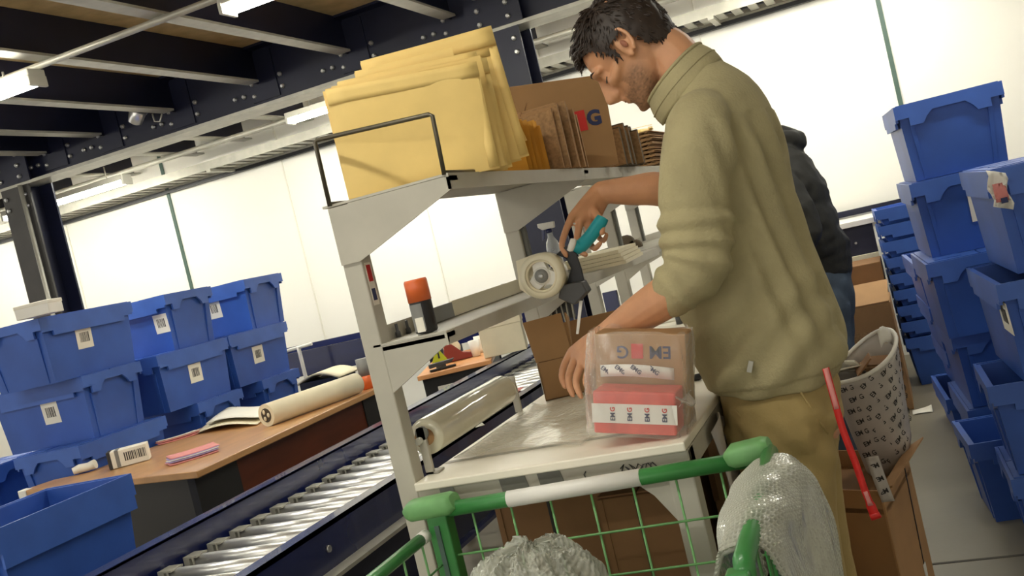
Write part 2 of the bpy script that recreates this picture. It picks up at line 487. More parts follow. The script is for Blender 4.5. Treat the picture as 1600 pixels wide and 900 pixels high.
# ================================================================ plastic crates
CACHE = {}
def crate_meshes(L, W, H, rh, closed):
    key = (L, W, H, rh, closed)
    stp = 1.0 if rh > .11 else .75
    if key in CACHE: return CACHE[key]
    hl, hw = L / 2, W / 2
    t = 0.006
    o0 = (hl - 0.040, hw - 0.030); o1 = (hl - 0.016, hw - 0.014)
    zt = H - 0.006
    b = MB()
    # tapered tub: outside, inside and the ring between them
    n = 0
    def ring(h, z): return [(-h[0], -h[1], z), (h[0], -h[1], z), (h[0], h[1], z), (-h[0], h[1], z)]
    vs = ring(o0, 0) + ring(o1, zt) + ring((o1[0] - t, o1[1] - t), zt) + ring((o0[0] - t, o0[1] - t), t)
    fs = [(3, 2, 1, 0)]
    for k in range(3):
        for i in range(4):
            j = (i + 1) % 4
            fs.append((4 * k + i, 4 * k + j, 4 * k + 4 + j, 4 * k + 4 + i))
    fs.append((12, 13, 14, 15))
    b.add(vs, fs)
    # corner ribs on the outside
    if H > 0.15:
        for sx in (-1, 1):
            for sy in (-1, 1):
                b.prism([(sx * (o0[0] + 0.003), sy * (o0[1] - 0.05), 0.004), (sx * (o0[0] + 0.003), sy * (o0[1] - 0.035), 0.004),
                         (sx * (o1[0] + 0.003), sy * (o1[1] - 0.035), H - rh), (sx * (o1[0] + 0.003), sy * (o1[1] - 0.05), H - rh)], (-sx * 0.012, 0, 0))
    body = b.mesh('body')
    r = MB()
    e = 0.010
    nd = min(0.045, rh * 0.55)
    for sx in (-1, 1):                                   # short ends: deep lip cut away over the hand grip
        x = sx * hl
        poly = [(x, -hw, H), (x, hw, H), (x, hw, H - rh * 0.62), (x, hw - 0.05, H - rh * 0.62), (x, hw - 0.05, H - rh), (x, 0.10, H - rh), (x, 0.085, H - rh + nd * 0.5), (x, 0.06, H - rh + nd),
                (x, -0.06, H - rh + nd), (x, -0.085, H - rh + nd * 0.5), (x, -0.10, H - rh), (x, -hw + 0.05, H - rh), (x, -hw + 0.05, H - rh * 0.62), (x, -hw, H - rh * 0.62)]
        if sx < 0: poly = poly[::-1]
        r.prism(poly, (-sx * e, 0, 0))
    for sy in (-1, 1):
        y = sy * hw
        poly = [(-hl + e, y, H), (hl - e, y, H), (hl - e, y, H - rh * stp), (hl - 0.07, y, H - rh * stp), (hl - 0.07, y, H - rh), (-hl + 0.07, y, H - rh), (-hl + 0.07, y, H - rh * stp), (-hl + e, y, H - rh * stp)]
        r.prism(poly, (0, -sy * e, 0))
    # flat shelf of the lip between tub and outer skirt
    for (lo, hi) in (((-hl + e, -hw + e, H - 0.010), (hl - e, -o1[1] + t, H - 0.003)), ((-hl + e, o1[1] - t, H - 0.010), (hl - e, hw - e, H - 0.003)),
                     ((-hl + e, -o1[1] + t, H - 0.010), (-o1[0] + t, o1[1] - t, H - 0.003)), ((o1[0] - t, -o1[1] + t, H - 0.010), (hl - e, o1[1] - t, H - 0.003))):
        r.box(lo, hi)
    rim = r.mesh('rim')
    lids = []
    if closed:
        for sy in (-1, 1):
            m = MB()
            ys = [0.004 * sy, (hw - 0.012) * sy]
            m.box((-hl + 0.012, min(ys), H - 0.003), (hl - 0.012, max(ys), H + 0.003))
            k = 6
            for i in range(k):                           # interlocking fingers along the middle
                x0 = -hl + 0.03 + i * (L - 0.06) / k
                if (i + (sy > 0)) % 2: m.box((x0, min(0, -0.02 * sy), H - 0.0025), (x0 + (L - 0.06) / k - 0.006, max(0, -0.02 * sy), H + 0.0035))
            for i in range(3):
                x0 = -hl + 0.06 + i * 0.17
                m.box((x0, sy * 0.06 if sy > 0 else sy * (hw - 0.04), H + 0.003), (x0 + 0.14, sy * (hw - 0.04) if sy > 0 else sy * 0.06, H + 0.005))
            lids.append(m.mesh('lid_flap'))
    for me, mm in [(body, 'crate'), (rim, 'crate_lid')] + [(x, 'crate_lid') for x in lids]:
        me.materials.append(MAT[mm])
    CACHE[key] = (body, rim, lids)
    return CACHE[key]
def barcode(parent, c, ux, uz, w, h):
    """white sticker with a printed barcode; c centre, ux across, uz up (world)"""
    ux = Vector(ux).normalized(); uz = Vector(uz).normalized(); nn = ux.cross(uz)
    c = Vector(c)
    def quad(x0, x1, z0, z1, d, mb, th):
        p = [c + ux * x + uz * z + nn * d for x, z in ((x0, z0), (x1, z0), (x1, z1), (x0, z1))]
        mb.prism(p, nn * th)
    m = MB(); quad(-w / 2, w / 2, -h / 2, h / 2, 0.0, m, 0.0012)
    s = m.build('label_sheet', 'paper', parent)
    m = MB()
    x = -w * 0.28
    rr = random.Random(int(abs(c.x * 1000 + c.y * 777)))
    while x < w * 0.26:
        bw = rr.choice((0.0025, 0.004, 0.006)); quad(x, x + bw, -h * 0.20, h * 0.26, 0.0012, m, 0.0003); x += bw + rr.choice((0.002, 0.003, 0.004))
    m.build('barcode', 'ink', s)
    return s
def crate(label, loc, rz=0, L=0.6, W=0.4, H=0.298, rh=0.085, closed=True, stickers=(), group=None, name='plastic_crate'):
    t = thing(name, label, 'crate', loc, rz, group)
    body, rim, lids = crate_meshes(L, W, H, rh, closed)
    link('body', body, None, t); link('rim', rim, None, t)
    for l in lids: link('lid_flap', l, None, t)
    M = wm(t); inv = M.inverted()
    hl, hw = L / 2, W / 2
    for (p, w, h) in stickers:
        q = inv @ Vector(p)
        dx = hl - abs(q.x); dy = hw - abs(q.y)
        k = q.z / H
        if dx < dy:
            s = math.copysign(1, q.x); x0, x1 = hl - 0.040, hl - 0.016
            base = Vector((s * (x0 + (x1 - x0) * k + 0.0035), q.y, q.z)); ux = Vector((0, s, 0)); uz = Vector((s * (x1 - x0), 0, H))
        else:
            s = math.copysign(1, q.y); y0, y1 = hw - 0.030, hw - 0.014
            base = Vector((q.x, s * (y0 + (y1 - y0) * k + 0.0006), q.z)); ux = Vector((-s, 0, 0)); uz = Vector((0, s * (y1 - y0), H))
        R = M.to_3x3()
        barcode(t, M @ base, R @ ux, R @ uz, w, h)
    return t
Q = PI / 2
g = 'blue crates stacked behind the desk'
X0 = -3.585
crate('front crate of the top row at the left, barcode on its long side', (X0 - .2, 3.82, 1.245), Q, stickers=[((-3.6000, 3.7813, 1.4172), .10, .10)], group=g)
crate('middle crate of the top row behind the desk, its barcode half hidden', (X0 - .3, 4.57, 1.245), 0, stickers=[((-3.66, 4.37, 1.40), .09, .10)], group=g)
crate('far right crate of the top row behind the desk, barcode on its lit front', (X0 - .3, 5.285, 1.245), 0, stickers=[((-3.8484, 5.0900, 1.4145), .09, .11)], group=g)
crate('blue crate in the second layer at the left, barcode left of its notched end', (X0 - .3, 3.88, 0.945), 0, stickers=[((-3.8354, 3.6900, 1.1079), .10, .105)], group=g)
crate('second layer crate behind the desk with the middle of three barcodes', (X0 - .2, 4.50, 0.945), Q, stickers=[((-3.6000, 4.4930, 1.1028), .105, .10)], group=g)
crate('second layer crate farthest right behind the desk, barcode near its corner', (X0 - .2, 5.11, 0.945), Q, stickers=[((-3.6000, 5.0802, 1.0974), .105, .10)], group=g)
crate('third layer crate at the left, its plain long lip just above the desk edge', (X0 - .2, 3.86, 0.645), Q, group=g)
crate('third layer crate behind the desk, in the middle, partly shadowed', (X0 - .3, 4.62, 0.645), 0, group=g)
crate('third layer crate behind the paper roll, a white scuff on its corner', (X0 - .3, 5.22, 0.645), 0, group=g)
for z in (0.345, 0.045):
    for y, r in ((3.86, Q), (4.56, Q), (5.22, 0)):
        crate('blue crate in the lowest layers, hidden behind the desk', (X0 - (.2 if r else .3), y, z), r, group='crates hidden behind the desk')
pal = thing('pallet', 'low wooden pallet under the left crate stack', 'pallet', (-3.9, 4.5, 0))
for y in (3.6, 3.9, 4.2, 4.5, 4.8, 5.1, 5.4):
    MB().box((-4.3, y - .06, .025), (-3.5, y + .06, .045)).build('board', 'carton_dark', pal)
for x in (-4.25, -3.9, -3.55):
    MB().box((x - .04, 3.54, 0), (x + .04, 5.46, .025)).build('runner', 'carton_dark', pal)
for k, z in enumerate((0.0, 0.3, 0.6)):
    t = crate(('dark blue crate lowest in the left edge stack', 'dark blue crate in the middle of the left edge stack', 'dark blue crate at the left edge with a lime strip on its lip')[k], (-4.66, 3.92, z), 0, H=.298, group='stack at the left edge')
    if k == 2:
        MB().box((-4.93, 3.712, .815), (-4.40, 3.7195, .85)).build('lime_strip', 'lime', t, local=False)
b = thing('carton_box', 'small white box lying on the top left crate beside the dark column', 'box', (-3.5364, 3.5157, 1.5520), 0.25)
MB().box((-.10, -.06, 0), (.06, .06, .055)).build('body', 'white_plastic', b, local=True, bevel=.004)
MB().box((-.102, -.062, .045), (.062, .062, .062)).build('lid', 'paper', b, local=True, bevel=.003)
# foreground open crate bottom left
crate('open blue crate in the bottom left corner, closest to the camera', (-2.86, 2.545, 0.60), Q + .0, rh=.125, closed=False, group='crates in the near left corner')
for k, z in enumerate((0.0, 0.3)):
    crate('blue crate under the open one in the near left corner', (-2.87, 2.545, z), Q, group='crates in the near left corner')
# right hand stacks
def place(fl, rz, along, L=.6, W=.4):          # centre of a crate given its front-left corner
    if along == 'depth':
        c = Matrix.Rotation(rz, 2) @ Vector((W / 2, L / 2)); return (fl[0] + c.x, fl[1] + c.y), rz + Q
    c = Matrix.Rotation(rz, 2) @ Vector((L / 2, W / 2)); return (fl[0] + c.x, fl[1] + c.y), rz
def rcrate(label, fl, z, rz, along, group, **kw):
    c, r = place(fl, rz, along, kw.get('L', .6), kw.get('W', .4))
    return crate(label, (c[0], c[1], z), r, group=group, **kw)
a4 = math.radians(4)
g = 'tall crate stack against the pale wall at the right'
rcrate('topmost blue crate on the right, closed, with a cut away grip lip', (.066, 4.35), 1.24, a4, 'depth', g, H=.305)
rcrate('second crate from the top on the right, white label on its front', (.062, 4.34), .93, a4, 'depth', g, H=.305, stickers=[((0.3049, 4.3500, 1.0973), .085, .12)])
rcrate('third crate of the right rear stack, a bright lid edge showing', (.056, 4.22), .62, a4, 'depth', g, H=.305)
rcrate('fourth crate of the right rear stack, in deep shadow', (.09, 4.34), .31, a4, 'depth', g, H=.305)
rcrate('lowest crate of the right rear stack, behind the open floor crate', (.09, 4.36), 0, a4, 'depth', g, H=.305)
g = 'nearest crate stack at the right edge'
rcrate('crate on the floor at the right edge, below the open one', (.15, 3.43), 0, math.radians(1.4), 'cross', g, H=.295)
rcrate('open empty crate low in the right edge stack, dark inside', (.14, 3.43), .30, math.radians(1.4), 'cross', g, closed=False, H=.295)
c5 = rcrate('open crate at the right edge with a long label on its left side', (.222, 3.34), .60, a4, 'depth', g, closed=False, H=.315, stickers=[((0.2100, 3.4192, 0.8048), .16, .10)])
c3 = rcrate('topmost crate of the right edge stack, with a pink and white tag', (.268, 3.38), .925, a4, 'depth', g, H=.325)
tg = thing('paper_tag', 'crumpled pink and white paper tag on the lip of the right edge crate', 'tag', (0.2599, 3.3600, 1.1903))
random.seed(3)
MB().sheet(lambda u, v: (.262 + .05 * u + .006 * math.sin(9 * v), 3.352 - .012 * math.sin(7 * u + 3 * v), 1.145 + .11 * v - .02 * u), 5, 6, .001).build('paper', 'white_plastic', tg)
MB().sheet(lambda u, v: (.272 + .035 * u, 3.343 - .008 * math.sin(6 * u + 5 * v), 1.155 + .055 * v), 5, 4, .001).build('pink_print', 'pink', tg)
MB().box((.285, 3.330, 1.15), (.303, 3.336, 1.166)).build('dark_print', 'ink_navy', tg)
rcrate('open empty crate alone on the floor at the right', (.060, 3.88), 0, math.radians(5), 'cross', 'open crates on the floor at the right', closed=False, W=.38, H=.30)
g = 'open crates half hidden at the far right'
for k, (z, x) in enumerate(((0, .025), (.215, .07), (.43, .04), (.645, .015))):
    rcrate(('lowest open crate', 'second lowest open crate', 'second highest open crate', 'highest open crate')[k] + ' in the narrow stack behind the right rear stack', (x, 5.02), z, a4, 'depth', g, closed=False, H=.212)
g = 'nested empty crates behind the packer'
rcrate('bottom crate carrying the tall nest of blue crates', (-.115, 6.4), 0, math.radians(3), 'cross', g, H=.29, closed=False)
for k in range(8):
    rcrate('nested blue crate, %s lip above the bottom of the tall nest' % ('first', 'second', 'third', 'fourth', 'fifth', 'sixth', 'seventh', '')[k] if k not in (7,) else 'topmost crate of the tall nest, white wall right behind it', (-.118 - .001 * k, 6.4), .292 + k * .0975, math.radians(3), 'cross', g, H=.0965, rh=.078, closed=False)

# ================================================================ desk on the left
d = thing('office_desk', 'worn wooden desk with black end panel and dark brown side', 'desk', (-3.1, 3.9, 0))
MB().prism([(-3.79, 3.375, .792), (-2.595, 3.10, .792), (-2.625, 4.75, .792), (-3.568, 4.75, .792), (-3.568, 3.56, .792), (-3.74, 3.53, .792)], (0, 0, .028)).build('desktop', 'desk_top', d, bevel=.004)
MB().prism([(-3.795, 3.37, .788), (-3.735, 3.356, .788), (-3.735, 3.40, .788), (-3.79, 3.42, .788)], (0, 0, .034)).build('corner_cap', 'white_plastic', d, bevel=.004)
MB().prism([(-3.46, 3.36, 0), (-2.68, 3.18, 0), (-2.68, 3.21, 0), (-3.46, 3.39, 0)], (0, 0, .792)).build('end_panel', 'desk_black', d)
MB().box((-2.69, 3.15, .0), (-2.655, 3.42, .792)).build('leg_panel', 'desk_black', d)
MB().box((-2.680, 3.42, .12), (-2.662, 4.50, .792)).build('modesty_panel', 'desk_brown', d)
MB().box((-2.69, 4.50, .0), (-2.655, 4.72, .792)).build('leg_panel', 'desk_black', d)
MB().box((-3.50, 4.70, .0), (-2.69, 4.73, .792)).build('end_panel', 'desk_black', d)
MB().lathe([(.006, 0), (.006, .003)], (-2.654, 3.29, .52), 'x', 8).build('screw', 'bolt', d)
# paper roll and what lies on the desk
pr_ = thing('paper_roll', 'thick roll of cream packing paper lying along the desk', 'paper roll', (-2.85, 4.3, .82))
pa, pb = Vector((-2.8305, 3.9323, 0.8740)), Vector((-2.6785, 4.5216, 0.8740))
MB().loft([pa, pb], [(.053, .053)] * 2, (0, 0, 1), 28).build('roll', 'roll_paper', pr_)
dv = (pb - pa).normalized()
MB().loft([pa - dv * .001, pa + dv * .002], [(.033, .033)] * 2, (0, 0, 1), 18).build('core', 'core_dark', pr_)
for q in range(3):
    th = 2.1 * q
    o_ = Vector((dv.y * math.cos(th), -dv.x * math.cos(th), math.sin(th))) * .018
    MB().ball(pa - dv * .003 + o_, (.007, .004, .011)).build('core_fold', 'roll_paper', pr_)
sh = thing('paper_sheet', 'loose cream paper pulled off the roll, lying rumpled on the desk', 'paper', (-3.15, 3.85, .82))
s0, s1, s2 = Vector((-3.4201, 4.1447, 0.8240)), Vector((-2.9698, 4.0393, 0.8240)), Vector((-3.6612, 4.7194, 0.8240))
MB().sheet(lambda u, v: tuple(s0.lerp(s1, u) + (s2 - s0) * v + Vector((0, 0, .002 + .022 * abs(math.sin(3.1 * u + 1.5 * v)) * (1 - .3 * v)))), 14, 12, .0015).build('sheet', 'roll_paper', sh)
MB().sheet(lambda u, v: tuple(s0.lerp(s1, .12 + .88 * u) + (s2 - s0) * (.15 + .8 * v) + Vector((0, 0, .032 + .012 * math.sin(4 * u + 2 * v)))), 10, 10, .0015).build('upper_sheet', 'paper', sh)
def forms(label, c, rz, cols):
    t = thing('form_pad', label, 'papers', c, rz)
    for k, m in enumerate(cols):
        MB().sheet(lambda u, v: (-.10 + .20 * u + .004 * k, -.05 + .10 * v + .006 * k, .002 + .006 * k + .012 * (u - .5) ** 2 + .004 * math.sin(3 * v + k)), 6, 4, .004).build('paper_layer', m, t, local=True)
forms('fan of pink and lilac forms at the near desk edge', (-2.8622, 3.4127, 0.8220), .9, ('pink', 'lilac', 'paper', 'lilac', 'pink'))
forms('pink forms lying flat between the crates and the barcode box', (-3.4938, 4.0959, 0.8220), .9, ('pink', 'pink', 'paper'))
bx = thing('barcode_box', 'white carton box printed with barcodes, dark end towards the left', 'box', (-3.3299, 3.5768, 0.8220), .62)
MB().box((-.085, -.045, 0), (.085, .045, .075)).build('body', 'paper', bx, local=True, bevel=.003)
MB().box((-.0865, -.046, -.0), (-.070, .046, .0765)).build('dark_end', 'ink', bx, local=True, bevel=.002)
MB().box((-.052, -.0462, .002), (-.036, .0462, .0764)).build('dark_stripe', 'mid_grey', bx, local=True)
m_ = MB()
rr = random.Random(5)
x = -.015
while x < .075:
    w = rr.choice((.002, .004, .005)); m_.box((x, -.0458, .022), (x + w, -.045, .06)); x += w + rr.choice((.003, .004))
m_.build('barcode', 'ink', bx, local=True)
wd = thing('paper_wad', 'folded white paper wad left of the barcode box', 'paper', (-3.5740, 3.5669, 0.8220), .62)
MB().loft([(-.06, 0, .018), (-.03, .005, .022), (.01, 0, .021), (.04, -.004, .026)], [(.015, .026), (.020, .030), (.019, .028), (.022, .032)], (0, 0, 1), 9).build('wad', 'paper', wd, local=True)
# second desk
a2 = math.radians(18)
d2 = thing('office_desk', 'light orange desk beyond the conveyor, black panel under it', 'desk', (-2.78, 5.38, 0), a2)
MB().box((0, 0, .722), (.45, 1.0, .75)).build('desktop', 'desk_orange', d2, local=True, bevel=.004)
MB().box((.02, .05, .0), (.43, .08, .722)).build('end_panel', 'desk_black', d2, local=True)
MB().box((.40, .08, .0), (.43, .95, .722)).build('side_panel', 'desk_black', d2, local=True)
MB().box((.02, .92, .0), (.44, .95, .722)).build('end_panel', 'desk_black', d2, local=True)
MB().box((.10, .046, .60), (.20, .05, .66)).build('notice', 'paper', d2, local=True)
# small things on the second desk
t = thing('tape_dispenser', 'maroon tape dispenser on the orange desk', 'dispenser', (-2.6968, 5.8377, 0.7520), .5)
MB().prism([(-.09, -.03, 0), (.09, -.03, 0), (.09, -.03, .03), (.03, -.03, .045), (-.03, -.03, .11), (-.08, -.03, .11), (-.09, -.03, .04)], (0, .06, 0)).build('base', 'maroon', t, local=True, bevel=.005)
MB().lathe([(.02, -.02), (.055, -.02), (.055, .02), (.02, .02)], (-.03, 0, .085), 'y', 18).build('tape', 'cream_tape', t, local=True)
t = thing('cup', 'small white cup beside the maroon dispenser on the orange desk', 'cup', (-2.5852, 5.8599, 0.7520))
MB().lathe([(.025, 0), (.036, .10), (.033, .10), (.023, .006)], n=16).build('cup_body', 'white_plastic', t, local=True)
t = thing('paper_stack', 'upright white papers leaning by the cup on the orange desk', 'papers', (-2.5883, 5.9993, 0.7520), .4)
for k in range(3):
    MB().sheet(lambda u, v: (-.05 + .10 * u + .02 * k, .02 * v * v + .015 * k, .11 * v * (1 - .12 * k)), 4, 4, .002).build('paper_leaf', 'paper', t, local=True)
t = thing('carton_box', 'plain cream carton standing at the far end of the orange desk', 'box', (-2.3301, 5.7336, 0.7520), .3)
MB().box((-.13, -.1, 0), (.13, .1, .22)).build('body', 'roll_paper', t, local=True, bevel=.004)
MB().box((-.134, -.104, .17), (.134, .104, .224)).build('lid', 'roll_paper', t, local=True, bevel=.004)
t = thing('warning_card', 'lime yellow triangle card propped on the orange desk', 'card', (-2.7008, 5.5680, 0.7520), .5)
MB().prism([(-.05, 0, .04), (.05, 0, .04), (0, .0, .13)], (0, .004, 0)).build('card', 'lime', t, local=True)
MB().prism([(-.006, -.001, .06), (.006, -.001, .06), (.004, -.001, .10), (-.004, -.001, .10)], (0, .0012, 0)).build('mark', 'ink', t, local=True)
MB().box((-.03, 0, 0), (.03, .03, .042)).build('foot', 'dark_grey', t, local=True)
t = thing('stapler', 'black stapler lying at the near end of the orange desk', 'stapler', (-2.66, 5.50, .752), .6)
MB().box((-.08, -.018, 0), (.08, .018, .012)).build('base', 'black', t, local=True, bevel=.004)
MB().prism([(-.08, -.016, .02), (.06, -.016, .03), (.08, -.016, .05), (-.08, -.016, .045)], (0, .032, 0)).build('arm', 'dark_grey', t, local=True, bevel=.004)
# navy bins and guard rails far behind
t = thing('second_conveyor', 'long navy conveyor frame in front of the far left wall', 'conveyor', (-4.4, 6.6, 0))
MB().box((-5.4, 6.40, .80), (-2.6, 6.44, .98)).build('side_rail', 'navy_gloss', t)
MB().box((-5.4, 6.395, .965), (-2.6, 6.45, .98)).build('rail_flange', 'navy_gloss', t)
MB().box((-5.4, 6.90, .80), (-2.6, 6.94, 1.0)).build('side_rail', 'navy_gloss', t)
for x in (-5.2, -4.2, -3.2):
    MB().box((x, 6.44, 0), (x + .06, 6.90, .8)).build('leg', 'navy', t)
m_ = MB()
for k in range(24):
    m_.tube([(-5.35 + k * .115, 6.44, .9), (-5.35 + k * .115, 6.90, .9)], .025, 8)
o = m_.build('rollers', 'chrome', t); o['kind'] = 'stuff'
t = thing('trolley_handle', 'pale T shaped trolley handle standing right of the left crate stack', 'handle', (-4.0837, 6.2000, 0.9489))
MB().tube([(-4.1730, 6.2000, 1.0172), (-3.9470, 6.2000, 1.0305)], .012, 8).build('crossbar', 'white_plastic', t)
MB().tube([(-4.0619, 6.2000, 1.0244), (-4.0605, 6.2000, 0.9353), (-4.0614, 6.2000, 0.0045)], .014, 8).build('stem', 'white_plastic', t)
t = thing('white_tub', 'beige bin lid curving up just behind the end of the left crates', 'lid', (-3.7956, 5.9000, 0.8544))
MB().sheet(lambda u, v: (-3.92 + .34 * u, 5.85 + .28 * v, .80 + .05 * math.sin(PI * u)), 12, 4, .012).build('curved_lid', 'roll_paper', t)
MB().box((-3.90, 5.86, 0), (-3.60, 6.1, .80)).build('tub', 'navy', t)
t = thing('orange_cup', 'small orange and grey pot at the back end of the worn desk', 'pot', (-2.70, 4.66, .821))
MB().lathe([(.04, 0), (.045, .07), (.04, .07), (.036, .01)], n=16).build('pot_base', 'orange', t, local=True)
MB().lathe([(.03, .06), (.032, .16), (.028, .16)], n=14).build('pot_insert', 'mid_grey', t, local=True)

# ================================================================ roller conveyor
cv = thing('roller_conveyor', 'navy roller conveyor with bright steel rollers beside the packing bench', 'conveyor', (-2.0, 4.0, 0))
MB().box((-2.275, 1.75, .60), (-2.262, 8.0 - .6, .735)).build('side_guide', 'navy_gloss', cv)
MB().box((-2.32, 1.75, .727), (-2.262, 7.4, .737)).build('guide_flange', 'navy_gloss', cv)
MB().box((-2.262, 1.75, .585), (-2.225, 7.4, .598)).build('inner_flange', 'navy', cv)
MB().box((-1.800, 1.75, .53), (-1.788, 7.4, .668)).build('side_rail', 'navy_gloss', cv)
MB().box((-1.85, 1.75, .656), (-1.788, 7.4, .668)).build('rail_flange', 'navy_gloss', cv)
MB().box((-1.788, 1.75, .525), (-1.735, 7.4, .537)).build('lower_flange', 'galv', cv)
MB().box((-1.80, 1.75, .30), (-1.79, 7.4, .525)).build('skirt_panel', 'navy', cv)
MB().box((-1.79, 1.75, .30), (-1.755, 7.4, .315)).build('skirt_flange', 'navy_gloss', cv)
for y in (1.95, 3.2, 4.5, 5.8, 7.1):
    for x in (-2.27, -1.78):
        MB().box((x - .02, y, 0), (x + .02, y + .06, .60)).build('leg', 'navy', cv)
    MB().box((-2.25, y + .01, .22), (-1.80, y + .05, .26)).build('crossbar', 'navy', cv)
MB().lathe([(.011, 0), (.011, .008)], (-1.787, 2.62, .60), 'x', 8).build('bolt', 'bolt', cv)
MB().lathe([(.011, 0), (.011, .008)], (-1.787, 3.35, .60), 'x', 8).build('bolt', 'bolt', cv)
roller = MB().lathe([(.018, -.205), (.027, -.203), (.027, .203), (.018, .205)], axis='x', n=16).mesh('roller'); roller.materials.append(MAT['chrome'])
clip = MB().prism([(-.022, -.028, -.02), (.0, -.028, -.02), (.0, -.028, .016), (-.022, -.028, .016)], (0, .056, 0)).box((0, -.028, .010), (.03, .028, .016)).box((.012, -.03, -.02), (.018, -.026, .014)).mesh('roller_clip'); clip.materials.append(MAT['galv'])
y = 1.83
while y < 7.3:
    o = link('roller', roller, None, cv); o.location = wm(cv).inverted() @ Vector((-2.01, y, .632))
    o = link('roller_clip', clip, None, cv); o.location = wm(cv).inverted() @ Vector((-2.222, y, .645))
    y += .12
for k, (p, rz, l) in enumerate(((( -1.98, 4.62, .667), .2, 'pink form lying on the far conveyor rollers'), ((-1.93, 3.95, .667), .6, 'white form with violet lines lying on the conveyor rollers'))):
    t = thing('form_sheet', l, 'paper', p, rz)
    MB().sheet(lambda u, v: (-.11 + .22 * u, -.15 + .3 * v, .004 * math.sin(5 * v)), 5, 6, .002).build('sheet', ('pink', 'paper')[k], t, local=True)
    if k == 1:
        for q in range(6):
            MB().box((-.09, -.13 + .045 * q, .0035), (.09, -.123 + .045 * q, .0055)).build('printed_line', 'lilac', t, local=True)

# ================================================================ packing benches
def bench(label, x, y0, ln, mids, tabletop=True, mx=.15):
    b = thing('packing_bench', label, 'bench', (x + .3, y0 + ln / 2, 0))
    ys = [y0] + [y0 + d for d in mids] + [y0 + ln]
    for k, y in enumerate(ys):
        MB().box((x - .045, y, 0), (x + .0, y + .045, 1.515)).build('post', 'bench', b, bevel=.003)
        # upper and middle shelf arms: tapering gusset plates
        MB().prism([(x - .045, y - .004, 1.525), (x + .235, y - .004, 1.525), (x + .235, y - .004, 1.500), (x - .0, y - .004, 1.405), (x - .045, y - .004, 1.405)], (0, .004, 0)).box((x + .001, y, 1.517), (x + .235, y + .04, 1.527)).build('upper_arm', 'bench', b)
        MB().prism([(x - .0, y, 1.222), (x + mx, y, 1.222), (x + mx, y, 1.205), (x + .0, y, 1.125)], (0, .006, 0)).box((x - .0, y, 1.214), (x + mx, y + .04, 1.224)).build('middle_arm', 'bench', b)
        if k:
            MB().box((x + .001, y + .012, 1.24), (x + .012, y + .034, 1.50)).build('slot_strip', 'bench_dark', b)
    MB().box((x - .06, y0 + .002, 1.528), (x + .229, y0 + ln + .05, 1.533)).box((x + .229, y0 - .004, 1.500), (x + .235, y0 + ln + .05, 1.5325)).build('upper_shelf', 'bench', b)
    MB().box((x - .02, y0, 1.2245), (x + mx - .005, y0 + ln, 1.229)).box((x + mx - .005, y0 - .002, 1.20), (x + mx, y0 + ln, 1.2285)).box((x - .02, y0 + .05, 1.229), (x - .014, y0 + ln, 1.262)).build('middle_shelf', 'bench', b)
    if tabletop:
        MB().box((x + .0, y0 - .01, .915), (x + .575, y0 + ln, .933)).build('tabletop', 'benchtop', b, bevel=.003)
        MB().box((x + .0, y0, .872), (x + .575, y0 + .02, .915)).build('front_frame', 'bench', b, bevel=.002)
        MB().box((x + .553, y0 + .02, .872), (x + .575, y0 + ln, .915)).build('side_frame', 'bench', b)
        MB().box((x + .0, y0 + .02, .872), (x + .02, y0 + ln, .915)).build('side_frame', 'bench', b)
        for y in (y0 + .005, y0 + ln - .06):
            MB().box((x + .525, y, 0), (x + .575, y + .05, .915)).build('leg', 'bench', b, bevel=.003)
            MB().prism([(x + .525, y + .005, .872), (x + .525, y + .005, .78), (x + .49, y + .005, .835), (x + .45, y + .005, .872)], (0, .006, 0)).build('leg_gusset', 'bench', b)
        MB().box((x, y0 + .03, .16), (x + .575, y0 + ln, .18)).build('lower_shelf', 'bench_dark', b)
    return b
bn = bench('grey steel packing bench the man works at, two shelves above its left side', -1.025, 1.865, 2.05, (.97,))
bench('grey steel packing bench beyond the first one, seen past the tape gun', -1.17, 3.98, 1.75, (.95,), mx=.24)
# strips of grey tape, scribble and sticker on the front of the first bench
for x0, x1, m in ((-.835, -.775, 'bench_dark'), (-.752, -.700, 'bench_dark'), (-.97, -.935, 'mid_grey')):
    MB().prism([(x0, 1.864, .873), (x1, 1.864, .873), (x1 - .008, 1.864, .914), (x0 - .004, 1.864, .914)], (0, -.0012, 0)).build('tape_strip', m, bn)
random.seed(11)
pts = []
for k in range(26):
    pts.append((-.585 + .003 * k + .006 * math.sin(k * 2.1), 1.8635, .895 + .009 * math.sin(k * 1.7) + .004 * math.cos(k * .9)))
MB().tube(pts, .0011, 5).build('scribble', 'ink', bn)
MB().tube([(-.655, 1.8635, .904), (-.660, 1.8635, .898), (-.658, 1.8635, .89), (-.652, 1.8635, .888)], .001, 5).build('scribble', 'ink', bn)
MB().box((-1.0252, 1.874, 1.31), (-1.0242, 1.898, 1.40)).build('sticker', 'paper', bn)
MB().box((-1.0246, 1.877, 1.36), (-1.0238, 1.895, 1.395)).build('sticker_print', 'ink_red', bn)
MB().box((-1.0246, 1.877, 1.32), (-1.0238, 1.893, 1.345)).build('sticker_print', 'ink_navy', bn)
# worn dirt on the top edge
MB().box((-1.02, 2.0, .9335), (-.47, 2.02, .9338)).build('scuff_line', 'bench', bn)
